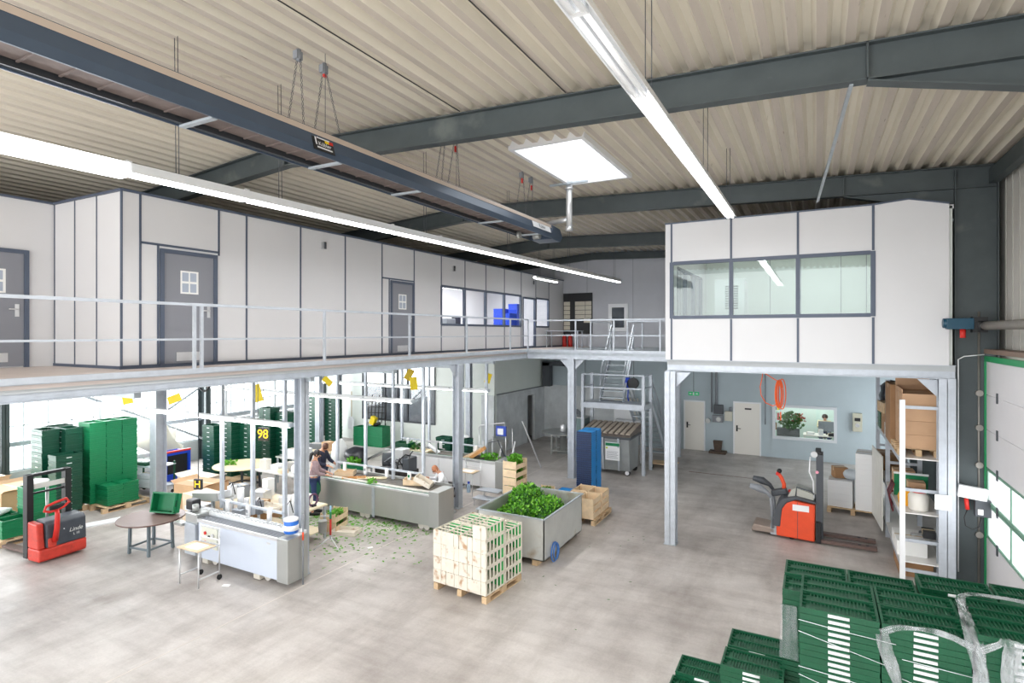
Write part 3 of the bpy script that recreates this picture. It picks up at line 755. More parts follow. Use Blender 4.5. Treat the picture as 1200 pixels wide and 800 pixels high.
# things inside the offices seen through the glass
lightroom=area
for nm,loc,sx,sy,p in (('office_light',(-12.3,19,7.0),2.5,8,420),('cabin_light',(-.4,16,7.1),4,3,55),('back_office_light',(-.3,25.4,2.65),3,1.6,60)):
    area(nm,loc,(0,0,0),sx,sy,p)
def crate_simple(name,label,cat,loc,size,m,rz=0,group=None,wall=.02,slots=0):
    """open stackable crate with rim, floor, hand slot grooves"""
    t=thing(name,label,cat,loc,rz,group); w_,d_,h_=size; g=G()
    wi=wall; g.box(-w_/2+wi,-d_/2+wi,.001,w_/2-wi,d_/2-wi,wall); g.box(-w_/2,-d_/2,0,-w_/2+wall,d_/2,h_); g.box(w_/2-wall,-d_/2,0,w_/2,d_/2,h_)
    g.box(-w_/2+wi,-d_/2,0,w_/2-wi,-d_/2+wall,h_); g.box(-w_/2+wi,d_/2-wall,0,w_/2-wi,d_/2,h_); g.mk('tub',m,t)
    g=G(); e=.012
    for z in (h_-.03,h_*.5): 
        g.box(-w_/2-e,-d_/2-e,z,w_/2+e,-d_/2,z+.02); g.box(-w_/2-e,d_/2,z,w_/2+e,d_/2+e,z+.02); g.box(-w_/2-e,-d_/2,z,-w_/2,d_/2,z+.02); g.box(w_/2,-d_/2,z,w_/2+e,d_/2,z+.02)
    g.mk('rim',m,t); return t
k=0
for x,y,n in ((-11.0,20.3,7),(-11.0,20.95,9),(-11.5,20.6,8)):
    for j in range(n):
        k+=1
        crate_simple('storage_crate','blue crate %s from the bottom of the %s stack inside the far office'%(ordn(j+1),('left','right','rear')[0 if y==20.4 else 1 if y==21.0 else 2]),'crate',(x,y,5.0-.0+j*.2-(.81)),(.4,.58,.2),blue,group='blue crates inside the office')
t=thing('office_desk','white desk inside the office behind the first windows','desk',(-12.2,16.8,T))
G().box(-.4,-2.0,.72,.4,2.0,.75).mk('desktop',white,t)
for y in (-1.9,0,1.9): G().box(-.35,y-.02,0,.35,y+.02,.72).mk('panel_leg',white,t)
t=thing('plant_pot','dark green leafy plant in a pot on the office desk','potted plant',(-12.1,15.2,T+.75))
G().lathe([(.1,0),(.15,.25),(.14,.25)],n=14).mk('pot',dgrey,t)
def leafball(g,c,r,n,s,seed=1,flat=.8):
    rnd=random.Random(seed)
    for k in range(n):
        while 1:
            p=Vector((rnd.uniform(-1,1),rnd.uniform(-1,1),rnd.uniform(-1,1)))
            if .3<p.length<1: break
        p=Vector((p.x*r[0],p.y*r[1],p.z*r[2]))+Vector(c)
        a=Vector((rnd.uniform(-1,1),rnd.uniform(-1,1),rnd.uniform(-.5,1))).normalized(); b=a.cross(Vector((rnd.uniform(-1,1),rnd.uniform(-1,1),rnd.uniform(-1,1)))).normalized()
        l=s*rnd.uniform(.6,1.3); w_=l*.38
        g.add([p,p+a*l*.5+b*w_,p+a*l,p+a*l*.5-b*w_],[(0,1,2,3)])
g=G(); leafball(g,(0,0,.5),(.28,.45,.3),160,.22,3); g.mk('foliage',leafd,t)
t=thing('printer','grey printer standing on the office desk','printer',(-12.2,17.6,T+.75)); G().box(-.25,-.3,0,.25,.3,.4).mk('body',mgrey,t,bevel=.03); G().box(.25,-.2,.1,.3,.2,.14).mk('tray',dgrey,t)
t=thing('computer_monitor','dark monitor on the office desk beside the printer','monitor',(-12.2,18.3,T+.75)); G().box(-.02,-.28,.12,.02,.28,.48).mk('screen',black,t); G().cyl((0,0,0),(0,0,.15),.03).box(-.1,-.12,0,.1,.12,.015).mk('stand',black,t)
# inside the cabin
t=thing('white_cabinet','white cabinet with louvred front inside the cabin','cabinet',(-1.9,15.3,T))
G().box(-.35,-.3,0,.35,.3,1.95).mk('body',white,t,bevel=.01)
g=G(); [g.box(-.1,-.31,1.2+.06*i,.2,-.3,1.24+.06*i) for i in range(10)]; g.mk('louvre',mgrey,t)
t=thing('cabin_desk','pale desk under the cabin window','desk',(-.2,14.2,T)); G().box(-2.4,-.35,.8,1.2,.35,.83).mk('desktop',cream,t)
for x in (-2.3,-.6,1.1): G().box(x-.02,-.33,0,x+.02,.33,.8).mk('panel_leg',cream,t)
for i,(x,lbl) in enumerate(((.35,'dark office telephone on the cabin desk behind the right pane'),(-.95,'small black device on the cabin desk behind the middle pane'))):
    t=thing('desk_phone',lbl,'phone',(x,14.0,T+.83)); G().prism([(-.1,0),(.1,0),(.1,.1),(-.1,.03)],'X',-.1,.1).mk('base',black,t); G().tube([(-.09,.05,.08),(-.09,0,.13),(-.09,-.05,.08)],.02).mk('handset',black,t)
t=thing('paper_stack','loose white papers on the cabin desk','papers',(-2.2,14.1,T+.83)); 
for k in range(4): G().obox((.1*k,.03*k,.01+.012*k),(.3,.21,.01),rz=.3*k).mk('sheet',paper,t)
# conduit and pipes
tag(G().tube([(-3.6,17.3,3.72),(-.6,17.3,3.72)],.025).mk('ceiling_pipe',dgrey),'dark thin pipe running under the mezzanine above the exit sign','pipe')
t=thing('exit_sign','small green exit sign hanging over the first white door','exit sign',(-4.23,23.0,2.36))
G().box(-.2,-.03,0,.2,.03,.14).mk('sign_box',mat('exit_green',(20,150,90),.4,emit=.6),t)
g=G(); g.box(-.03,-.034,.02,.03,-.03,.12); g.box(.08,-.034,.05,.16,-.03,.09); g.box(-.16,-.034,.05,-.08,-.03,.09); g.mk('pictogram',white,t)
G().cyl((0,0,.14),(0,0,1.71),.01,n=6).mk('hanging_rod',dgrey,t)
t=thing('electrical_cabinet','cluster of grey switch boxes with conduits between the two white doors','switch box',(-3.45,24.12,0))
G().box(-.2,-.1,1.55,.16,.06,1.92).mk('meter_box',dgrey,t,bevel=.01); G().box(.22,-.08,1.3,.5,.06,1.68).mk('switch_box',mat('box_beige',(206,204,190),.5),t,bevel=.01)
G().box(-.25,-.12,1.22,.15,.06,1.5).mk('lower_box',mgrey,t,bevel=.01); G().cyl((.0,-.16,1.35),(.0,-.1,1.35),.09,n=16).cyl((-.42,-.1,1.25),(-.42,.0,1.25),.1,n=14).mk('round_meter',steel,t)
G().cyl((-.1,0,1.9),(-.1,0,3.95),.05,n=10).cyl((-.28,0,1.6),(-.28,0,3.95),.03,n=8).cyl((.45,-.02,1.68),(.45,-.02,1.85),.06).mk('conduit',mgrey,t)
t=thing('control_panel','beige control panel right of the interior window','control box',(1.31,24.1,1.56))
G().box(-.15,-.06,-.33,.15,.1,.33).mk('housing',mat('panel_beige',(188,186,168),.5),t,bevel=.01); G().box(-.09,-.07,.05,.09,-.06,.17).mk('display',black,t); G().cyl((0,-.08,-.1),(0,-.06,-.1),.07,n=16).mk('dial',steelb,t)
for x,lbl in ((-.05+1.45-2.0,0),):
    pass
g=G().cyl((-1.75,24.14,1.25),(-1.75,24.14,3.9),.02,n=8).cyl((-4.95,24.14,1.4),(-4.95,24.14,3.9),.015,n=8).cyl((1.9,24.1,0),(1.9,24.1,3.9),.05,n=8)
for xx,r,z0,nm in ((-1.75,.022,1.25,'thin conduit right of the second white door'),(-5.2,.015,1.4,'thin conduit left of the first white door')):
    tag(G().cyl((xx,24.14,z0),(xx,24.14,3.9),r,n=8).mk('wall_conduit',mgrey),nm,'conduit')
t=thing('boot_scraper','brown shoe brush machine on the floor between the two white doors','boot brush',(-3.47,23.95,0))
brn=mat('brown_brush',(84,70,60),.8,0,.2,10)
G().box(-.32,-.2,.0,.32,.2,.1).mk('base',brn,t,bevel=.01); G().prism([(-.12,.1),(.12,.1),(.17,.5),(-.17,.5)],'Y',-.1,.1).mk('brush_block',brn,t)
# orange coiled air hose
t=thing('air_hose','orange coiled air hose hanging from the mezzanine beam','hose',(-.8,15.0,3.0))
om=mat('hose_orange',(245,104,36),.4)
g=G(); 
for k in range(5):
    r=.20+.012*k; x=.02+.03*math.sin(k*2); pts=[(x+.065*(r/.2)*math.cos(a)+.012*k-.02,.03*k-.06,.34+ (r*1.45)*math.sin(a)) for a in [2*PI*i/22 for i in range(22)]]
    g.tube(pts,.014,6,True)
g.mk('coil',om,t)
g=G().tube([(-.33,0,1.08),(-.33,0,.93),(-.36,0,.7),(-.4,0,.5),(-.38,0,.3),(-.28,0,.12),(-.12,0,.05),(.0,0,.12)],.012,6).tube([(-.33,0,.85),(-.25,0,.8),(-.1,0,.7),(.05,0,.62),(.08,0,.5)],.012,6)
g.mk('loop',om,t)
G().cyl((.05,0,-.08),(.05,0,-.28),.014,n=8).mk('nozzle',om,t)
# door drive and shaft
t=thing('door_drive','teal motor with red knob driving the dock door shaft','door drive',(2.62,13.15,4.95))
teal=mat('teal_motor',(22,70,92),.4)
G().box(-.5,-.12,-.08,-.1,.06,.12).cyl((-.55,-.03,.03),(-.2,-.03,.03),.09,n=14).mk('motor',teal,t,bevel=.01)
G().cyl((-.05,-.02,-.02),(.05,-.02,-.02),.12,n=16).box(-.12,-.1,-.14,.1,.06,.14).mk('gearbox',black,t)
G().cyl((-.25,-.03,-.24),(-.25,-.03,-.08),.045,n=10).mk('red_knob',red,t)
tag(G().cyl((2.68,13.05,4.93),(2.68,-3,4.93),.075,n=16).mk('door_shaft',mat('shaft_grey',(150,144,136),.5,.3,.1,5)),'grey shaft tube running above the dock door','shaft')
t=thing('door_control_box','white control box with dark switch and red button on the steel column','control box',(2.6,13.4,1.72))
G().obox((-.05,-.06,.12),(.44,.12,.22),ry=.12).mk('white_housing',white,t,bevel=.01); G().box(-.02,-.12,-.3,.24,.0,.0).mk('dark_housing',dgrey,t,bevel=.01)
G().box(.02,-.125,-.26,.1,-.12,-.16).mk('label_plate',paper,t)
G().cyl((-.14,-.05,.0),(-.12,-.05,-.2),.035,n=10).mk('red_plug',red,t)
G().tube([(-.12,-.05,-.2),(-.17,-.06,-.35),(-.15,-.06,-.5),(-.05,-.06,-.56),(.05,-.06,-.5),(.08,-.06,-.3)],.01,6).mk('cable',black,t)
tag(G().tube([(2.36,13.45,.3),(2.36,13.45,4.3),(2.45,13.45,4.36),(2.75,13.45,4.4)],.012,6).mk('white_conduit',white),'thin white conduit on the steel column by the dock door','conduit')
tag(G().bar((.35,7.5,7.62),(.02,12.9,7.42),.04,.04).mk('tie_rod',galvd),'thin grey tie bar crossing the roof bay to the door rail','tie rod')
t=thing('wall_notice','blank white sheet fixed to the column at the cabin corner','notice',(2.1,13.24,1.62)); G().box(-.13,-.005,-.14,.13,.0,.14).mk('sheet',paper,t)
# yellow insect sheets hanging under the mezzanine
for i,(x,y,z,r,l) in enumerate(((-9.4,4.97,3.80,.2,'yellow sticky sheet hanging furthest left under the beam'),(-9.8,5.95,3.66,1.2,'yellow sticky sheet hanging by the black cable loop'),(-11.3,8.75,3.42,.25,'large yellow sticky sheet between the hanging posts'),(-11.3,8.72,3.80,.5,'small yellow sheet just under the beam between posts'),(-11.2,10.8,3.55,.8,'yellow sticky sheet right of the big column'),(-10.2,12.9,3.62,.5,'amber sticky sheet above the brighter one'),(-10.0,12.85,3.38,.1,'bright yellow sticky sheet below the amber one'),(-9.6,16.3,3.3,.3,'yellow sticky sheet near the end of the rear lamp'))):
    t=thing('insect_trap',l,'insect trap',(x,y,z),0,'yellow sticky sheets under the mezzanine')
    sz=(.14,.12,.21,.09,.14,.17,.19,.17)[i]
    g=G().obox((0,0,0),(sz*1.1,.006,sz*1.9 if i not in(0,) else sz*1.4),ry=r if i%2 else -r,rz=.5); g.mk('sheet',yellow if i!=5 else mat('amber',(206,176,20),.5),t)
    G().cyl((0,0,sz*.8),(0,0,4.0-z),.003,n=4).mk('string',mgrey,t)
# ================================================================ FLOOR MACHINES AND FURNITURE
def caster(par,x,y,r=.1,w_=.05,fork=True):
    G().cyl((x-w_/2,y,r),(x+w_/2,y,r),r,n=16).cyl((x-w_/2-.005,y,r),(x+w_/2+.005,y,r),r*.35,n=10).mk('wheel',rubber,par)
    if fork: G().box(x-w_/2-.012,y-.03,r*.9,x-w_/2-.004,y+.03,r*2+.04).box(x+w_/2+.004,y-.03,r*.9,x+w_/2+.012,y+.03,r*2+.04).box(x-w_/2-.012,y-.04,r*2+.03,x+w_/2+.012,y+.04,r*2+.045).mk('caster_fork',galvd,par)
def casterY(par,x,y,r=.1,w_=.05,z=0,m=None):
    G().cyl((x,y-w_/2,z+r),(x,y+w_/2,z+r),r,n=16).cyl((x,y-w_/2-.005,z+r),(x,y+w_/2+.005,z+r),r*.35,n=10).mk('wheel',m or rubber,par)
rubm=mat('belt_green',(58,110,92),.5,0,.15,8); beltd=mat('belt_dark',(96,92,86),.6,0,.3,9,dirt=((120,112,96),6,.55)); beltw=mat('belt_white',(226,228,230),.45,0,.06,9)
pconv=mat('conveyor_side_white',(198,206,220),.4,.05,.02,2)
# ---- nearest conveyor
t=thing('conveyor','nearest conveyor with pale blue side panel and steel end block','conveyor',(-8.69,7.42,0),0,'conveyors')
G().box(-2.7,0,.12,-.3,.45,.9).mk('side_panel',pconv,t,bevel=.008)
G().box(-.3,-.02,.1,0,.46,.93).mk('end_block',steel,t,bevel=.01)
G().box(-2.72,-.02,.86,-.28,.03,.92).mk('top_edge_strip',steelb,t)
g=G(); [g.box(-2.7,.04+.045*i,.89,-.3,.06+.045*i,.93) for i in range(5)]; g.mk('slat_bed',mgrey,t)
g=G().box(-3.6,.27,.9,-.02,.45,.99); g.mk('belt_trough',beltw,t)
g=G(); [g.box(-3.5+.12*i,.30,.985,-3.44+.12*i,.42,1.01) for i in range(28)]; g.box(-3.5,.34,.98,-.1,.38,.995); g.mk('belt_holder',mat('holder_grey',(188,190,192),.5),t)
G().box(-3.1,-.05,.15,-2.74,.5,.8).mk('lower_housing',galv,t,bevel=.01)
G().box(-3.15,.0,.7,-2.75,.35,1.0).mk('drive_housing',steel,t,bevel=.02)
G().cyl((-2.95,.1,1.02),(-2.95,.1,1.16),.06,n=14).cyl((-3.05,.2,1.0),(-3.05,.2,1.1),.04).box(-3.4,-.1,.72,-3.12,.05,.78).mk('motor',steel,t)
G().box(-3.3,.1,1.0,-3.05,.3,1.22).mk('black_housing',black,t,bevel=.03)
cp=G().box(-2.55,-.03,.38,-2.05,0,.8).mk('control_panel',mat('panel_cream',(214,214,200),.5),t)
for x,z,m,r in ((-2.42,.68,red,.035),(-2.3,.62,black,.03),(-2.18,.66,steelb,.04),(-2.42,.5,orange,.03)): G().cyl((x,-.05,z),(x,-.03,z),r,n=12).mk('button',m,cp)
G().box(-.6,-.005,.76,-.5,.002,.8).mk('badge_plate',steelb,t)
for x in (-2.3,-.7): 
    casterY(t,x,.12,.09,.05,0,mat('wheel_pale',(200,196,188),.6)); G().box(x-.3,.02,.02,x-.12,.22,.14).mk('concrete_block',mat('block_pale',(196,190,178),.8,0,.1,6),t)
# posts of each conveyor line with cross rail and sockets
def postline(xs,y,z0,label,rail_z,group='post frames over the conveyors',w_=.07,x_rail=None):
    t=thing('post_frame',label,'post frame',(xs[0],y,z0),0,group)
    for x in xs: G().box(x-xs[0]-w_/2,-w_/2,0,x-xs[0]+w_/2,w_/2,3.98-z0).mk('post',galv,t)
    a,b=(xs[0],xs[-1]) if x_rail is None else x_rail
    G().bar((a-xs[0],-.05,rail_z-z0),(b-xs[0],-.05,rail_z-z0),.045,.045).mk('cross_rail',galv,t)
    n=int((b-a)/.62)
    for k in range(n):
        x=a-xs[0]+(k+.5)*(b-a)/n
        s=G().box(x-.05,-.13,rail_z-z0-.2,x+.05,-.075,rail_z-z0+.02).mk('socket_box',white,t,bevel=.01)
        if k%2: G().box(x-.03,-.135,rail_z-z0-.12,x+.03,-.13,rail_z-z0-.05).mk('socket_face',greenb if k%3==0 else mgrey,s)
    return t
postline([-11.62,-10.6,-9.62],8.12,.93,'three tall galvanised posts rising behind the nearest conveyor',1.12)
postline([-12.0,-10.95,-9.98,-8.98],11.95,.9,'four tall galvanised posts rising behind the stainless table',1.16)
postline([-12.6,-11.45,-10.12,-9.22],15.55,.9,'four tall galvanised posts rising behind the rear conveyor',1.2)
t=thing('standing_pipe','thin grey pipe with orange band standing at the end of the nearest conveyor','pipe',(-8.66,7.72,0))
G().cyl((0.015,0,0),(0.015,0,1.35),.016,n=8).mk('pipe',mgrey,t); G().cyl((0.015,0,.85),(0.015,0,1.0),.018,n=8).mk('orange_band',orange,t)
t=thing('detergent_tub','blue and white round tub on the end of the nearest conveyor','tub',(-8.85,7.62,.99))
g=G().lathe([(.12,0),(.13,.01),(.135,.24),(.12,.26)],n=20); g.mk('tub',mat('tub_blue',(40,110,205),.4),t); G().lathe([(.137,.06),(.138,.16)],n=20).mk('white_band',white,t); G().lathe([(.14,.24),(.14,.27),(.1,.28)],n=20).mk('lid',white,t)
# ---- stainless sorting table (middle)
t=thing('sorting_table','long stainless sorting table with soil coloured belt and parsley scraps','conveyor',(-7.95,11.2,0),0,'conveyors')
for k,(a,b) in enumerate(((-4.0,-2.05),(-2.05,-.3))): G().box(a+.01,0,.14,b-.01,.05,.86).mk('side_panel',steel,t,bevel=.006)
G().box(-.3,-.03,.12,0,.62,.98).mk('end_block',steel,t,bevel=.01)
G().box(-2.09,-.02,.1,-2.01,0,.86).mk('panel_joint',galvd,t)
G().box(-4.02,-.04,.86,-.28,.03,.9).mk('front_edge',steelb,t); G().box(-4.0,.03,.86,-.3,.12,.89).mk('green_guide',rubm,t); 
G().box(-4.0,.12,.86,-.3,.24,.91).mk('stone_edge',mat('edge_pale',(200,196,188),.6,0,.1,9),t)
G().box(-4.0,.24,.80,-.3,.95,.86).mk('belt',beltd,t)
G().box(-4.0,.95,.3,-.3,1.0,.92).mk('rear_panel',steel,t)
for x in (-3.9,-.5): G().box(x-.03,.1,.2,x+.03,.9,.8).mk('frame_leg',galvd,t)
for x in (-3.6,-2.5,-.6): casterY(t,x,.1,.085,.05,0,mat('wheel_pale',(200,196,188),.6)); casterY(t,x+.17,.1,.085,.05,0,mat('wheel_pale',(200,196,188),.6))
# ---- rear conveyor
t=thing('conveyor','rear conveyor with white panels and green belt edge','conveyor',(-8.2,14.9,0),0,'conveyors')
for a,b in ((-4.6,-3.5),(-3.5,-2.4),(-2.4,-1.35),(-1.35,-.3)): G().box(a+.008,0,.12,b-.008,.04,.84).mk('side_panel',white,t,bevel=.006)
G().box(-.32,-.03,.1,0,.75,.95).mk('end_block',steel,t,bevel=.01)
G().box(-4.6,-.02,.86,-.3,.03,.92).mk('top_edge_strip',steelb,t); G().box(-4.6,.03,.86,-.3,.16,.9).mk('green_guide',rubm,t); G().box(-4.6,.16,.84,-.3,.75,.88).mk('belt',beltd,t); G().box(-4.6,.72,.2,-.3,.75,.9).mk('rear_panel',steel,t)
cp=G().box(-4.5,-.03,.35,-3.9,0,.8).mk('control_panel',mat('panel_cream',(214,214,200),.5),t)
G().cyl((-4.3,-.25,.62),(-4.1,-.03,.58),.05,n=12).mk('suction_pipe',steelb,cp); G().box(-4.2,-.035,.2,-4.0,-.03,.27).mk('green_label',greenb,t)
for x in (-4.2,-2.4,-.7): casterY(t,x,.1,.07,.05,0,mat('wheel_pale',(200,196,188),.6))
t=thing('guide_bracket','small steel bracket frame with white guide on the rear conveyor','packing frame',(-11.1,15.2,.9))
for x in (-.3,.3): G().box(x-.02,-.15,0,x+.02,-.11,.4).mk('upright',steelb,t)
G().box(-.35,-.17,.36,.35,-.1,.42).mk('top_bar',steelb,t); G().obox((.1,-.05,.15),(.5,.2,.03),ry=.5).mk('chute',white,t)
# ---- bundling machine between the rows
t=thing('bundling_machine','dark messy bundling machine with hoses behind the sorting table','machine',(-11.0,13.4,0))
dk=mat('oily_dark',(60,56,54),.5,.3,.4,9)
G().box(-.7,-.25,.3,.5,.35,.75).mk('base_cabinet',dk,t,bevel=.02)
for x in (-.6,.4):
    for y in (-.2,.3): G().box(x-.03,y-.03,0,x+.03,y+.03,.3).mk('leg',galvd,t)
G().cyl((-.5,-.1,1.0),(-.1,.15,1.0),.2,n=16).mk('motor_drum',dgrey,t); G().obox((-.9,.1,1.05),(.8,.35,.06),ry=-.45).mk('slide_plate',steel,t)
G().box(-.1,-.1,.75,.25,.25,1.35).mk('head_block',steelb,t,bevel=.02); G().box(.3,-.2,.75,.55,.2,1.15).mk('side_box',dgrey,t,bevel=.02)
rnd=random.Random(3)
for k in range(9):
    a=Vector((rnd.uniform(-.5,.5),rnd.uniform(-.3,.2),.8)); b=Vector((rnd.uniform(-.3,.5),rnd.uniform(-.3,.2),rnd.uniform(.9,1.3)))
    m=(a+b)/2+Vector((rnd.uniform(-.2,.2),-.25,rnd.uniform(0,.2))); G().tube([a,(a+m)/2+Vector((0,0,.04)),m,(m+b)/2+Vector((0,0,.05)),b],.018,6).mk('hose',black if k%3 else mgrey,t)
def sack(name,label,cat,loc,s,m,seed=0,group=None):
    g=G(); g.sphere((0,0,.5*s[2]),1,16,10,(s[0]/2,s[1]/2,s[2]/2)); me=g
    for i,v in enumerate(g.v):
        n=noise.noise(v*4+Vector((seed,0,0)))*.35+noise.noise(v*11+Vector((seed,5,0)))*.12; c=Vector((0,0,.5*s[2])); g.v[i]=c+(v-c)*(1+n); g.v[i].z=max(.0,g.v[i].z)
    o=g.mk(name,m,None,loc=loc); return tag(o,label,cat,group)
sack('rubbish_bag','black crumpled rubbish bag beside the bundling machine','bag',(-12.3,13.0,.75),(.75,.5,.6),mat('bag_black',(26,28,36),.3),1)
t=thing('bag_table','low grey table under the black bag and green tub behind the two workers','table',(-12.6,13.0,0)); G().box(-.9,-.4,.7,.65,.4,.75).mk('tabletop',steel,t)
for x in (-.85,.6):
    for y in (-.35,.35): G().box(x-.02,y-.02,0,x+.02,y+.02,.7).mk('leg',galvd,t)
sack('white_sack','white crumpled film bundle on the low table by the workers','bag',(-13.1,13.1,.75),(.5,.45,.75),mat('white_film',(232,234,232),.35),5)
# ---- steel work trolleys
def work_stand(label,loc,rz,wheels=True):
    t=thing('work_stool',label,'work stand',loc,rz,'tubular work stands'); r=.014
    for x in (-.27,.27):
        G().cyl((x,-.22,0),(x,-.22,.68),r,n=8).mk('leg',steelb,t)
        G().cyl((x,.22,.1),(x,.22,1.0),r,n=8).mk('back_leg',steelb,t)
        G().bar((x,-.22,.16),(x,.22,.16),.024).bar((x,-.22,.67),(x,.22,.67),.024).mk('side_rail',steelb,t)
        if wheels: caster(t,x,.22,.05,.03,False)
    for z in (.98,.76,.67): G().bar((-.27,.22,z),(.27,.22,z),.024).mk('back_rail',steelb,t)
    G().box(-.3,-.26,.685,.3,.12,.705).mk('seat_board',wood,t); G().box(-.15,-.2,.705,.2,.05,.709).mk('paper_sheet',paper,t)
    return t
work_stand('tubular work stand with wooden seat and castors before the nearest conveyor',(-10.52,6.88,0),.05)
work_stand('tubular work stand with wooden seat in front of the rear conveyor',(-9.15,14.4,0),-.02,False)
t=thing('step_grate','low grey metal step frame beside the parsley crates','step',(-8.1,13.75,0))
for k in range(2):
    g=G(); 
    for x in (-.3,.3):
        for y in (-.25,.25): g.bar((x,y,0),(x,y,.18+.17*k),.02) if k==0 else None
    if k==0: g.mk('legs_frame',steelb,t)
    G().box(-.34,-.3+.25*k,.2+.16*k,.34,.05+.25*k,.23+.16*k).mk('step_plate',galv,t,bevel=.01)
for x in (-.3,.3): G().box(x-.015,.28,0,x+.015,.31,.36).mk('leg',steelb,t)
t=thing('spray_bottle','small clear bottle with blue cap on the floor by the rear conveyor','bottle',(-9.25,14.55,0)); G().lathe([(.05,0),(.055,.02),(.055,.2),(.02,.26)],n=12).mk('bottle',mat('bottle_blue_white',(170,195,220),.3),t); G().box(-.03,-.02,.26,.03,.02,.32).mk('cap',blue,t)
# tripod stand with red pole and bucket
t=thing('tripod_stand','slim tripod stand with red pole and hanging grey bucket','stand',(-9.55,9.3,0))
G().cyl((0,0,.22),(0,0,.5),.016,n=8).mk('lower_pole',galv,t); G().cyl((0,0,.3),(0,0,.68),.022,n=10).mk('red_sleeve',red,t); G().cyl((0,0,.66),(0,0,.82),.024,n=10).mk('green_clamp',greenb,t); G().cyl((0,0,.8),(0,0,.95),.018,n=8).mk('blue_tip',mat('pale_blue',(150,190,220),.4),t)
for a in (-2.3,-.2,1.9): G().tube([(0,0,.25),(.12*math.cos(a),.12*math.sin(a),.17),(.36*math.cos(a),.36*math.sin(a),.012)],.012,6).mk('tripod_leg',steelb,t)
G().lathe([(.07,.35),(.085,.36),(.1,.62),(.105,.62)],(-.16,-.08,0),18).mk('bucket',steel,t); G().bar((0,0,.72),(-.2,-.1,.72),.02).mk('bracket',steelb,t)
# ---- round tables
def round_table(name,label,loc,r,m,h=.74,leg=dgrey,splay=1.0,group=None):
    t=thing(name,label,'table',loc,0,group)
    G().lathe([(r*.98,h-.03),(r,h-.025),(r,h),(r*.995,h+.004)],n=40).mk('tabletop',m,t)
    legs=[]
    for k in range(4):
        a=PI/4+k*PI/2+.15; x=r*.62*math.cos(a);y=r*.62*math.sin(a)
        G().bar((x,y,.0),(x*.95,y*.95,h-.03),.06,.05).mk('leg',leg,t)
    for k in range(4):
        a=PI/4+k*PI/2+.15;b=a+PI/2; G().bar((r*.62*math.cos(a),r*.62*math.sin(a),.14),(r*.62*math.cos(b),r*.62*math.sin(b),.14),.035).mk('cross_bar',leg,t); G().bar((r*.6*math.cos(a),r*.6*math.sin(a),h-.06),(r*.6*math.cos(b),r*.6*math.sin(b),h-.06),.035).mk('cross_bar',leg,t)
    return t
round_table('round_table','round brown sorting table near the red pallet truck with green crate on it',(-12.95,7.35,0),.66,mat('brown_tabletop',(112,88,82),.45,0,.1,3),leg=mat('leg_blue_grey',(110,122,128),.5))
round_table('round_table','round pale wood table between the hanging posts with a leaf bunch on it',(-15.65,11.6,0),.82,mat('pale_tabletop',(236,220,180),.5,0,.06,2,stretch=(1,5,1)))
round_table('steel_turntable','round dark steel washing table by the back corner',(-8.95,21.1,0),.85,steel,.85,leg=steel)
G().lathe([(.25,0),(.2,.03),(.13,.05),(.13,.8)],(-8.95,21.1,.0),20).mk('pedestal',steel,bpy.data.objects['steel_turntable'],loc=(8.95,-21.1,0))
t=thing('stainless_kettle','small bright stainless pot on the dark washing table','pot',(-8.9,21.0,.855)); G().lathe([(.1,0),(.12,.05),(.12,.28),(.05,.36)],n=18).mk('pot',steelb,t); G().sphere((0,0,.38),.03).mk('knob',steelb,t)
t=thing('wall_dispenser','dark wall mounted hose reel behind the washing table','hose reel',(-9.6,24.0,1.1)); G().cyl((0,-.1,0),(0,.1,0),.28,n=20).mk('reel',mgrey,t); G().box(-.2,-.05,-.45,.2,.1,-.2).mk('bracket',dgrey,t); G().cyl((.45,.1,-.3),(.45,.1,2.85),.015,n=6).mk('feed_pipe',mgrey,t)
# leaf bunches
def leaves(name,label,loc,r,n,s,seed,m=leafg,group=None,kind=None,cat='leaf bunch'):
    g=G(); leafball(g,(0,0,r[2]),r,n,s,seed)
    for v in g.v: v.z=max(.004,v.z)
    o=g.mk(name,m,None,loc=loc); tag(o,label,cat,group,kind); return o
leaves('leaf_bunch','small green leaf bunch lying on the pale round table',(-15.95,11.4,.745),(.22,.16,.06),60,.1,4)
leaves('leaf_bunch','parsley bunch lying on the edge of the sorting table',(-10.2,11.35,.87),(.12,.1,.07),70,.09,5)
leaves('leaf_bunch','parsley heap on the belt right end of the rear conveyor',(-8.95,15.3,.88),(.35,.2,.08),130,.1,6)
leaves('leaf_bunch','dark green herb heap on the rear conveyor beside the cream trays',(-12.0,15.4,.9),(.5,.25,.1),150,.1,7,leafd)
# ---- low level work tables among the clutter
def table(name,label,loc,sx,sy,h,m,legm=galvd,rz=0,shelf=False,cat='table'):
    t=thing(name,label,cat,loc,rz); G().box(-sx/2,-sy/2,h-.035,sx/2,sy/2,h).mk('tabletop',m,t)
    for x in (-sx/2+.05,sx/2-.05):
        for y in (-sy/2+.05,sy/2-.05): G().box(x-.022,y-.022,0,x+.022,y+.022,h-.035).mk('leg',legm,t)
    if shelf: G().box(-sx/2+.04,-sy/2+.04,.2,sx/2-.04,sy/2-.04,.22).mk('lower_shelf',m,t)
    return t
pt=mat('pale_board',(228,214,184),.55,0,.06,3)
table('packing_table','pale wooden packing table behind the nearest conveyor',(-11.4,9.3,0),2.6,.9,.8,pt,shelf=True)
table('packing_table','grey topped packing table behind the pale round table',(-13.6,11.5,0),1.8,.8,.82,mat('light_top',(214,214,212),.45))
table('packing_table','pale table by the wall of green crates further back',(-15.3,14.2,0),2.2,.8,.82,pt)
table('packing_table','stainless table beside the two workers',(-14.6,12.9,0),1.4,.7,.85,steelb)
rnd=random.Random(11)
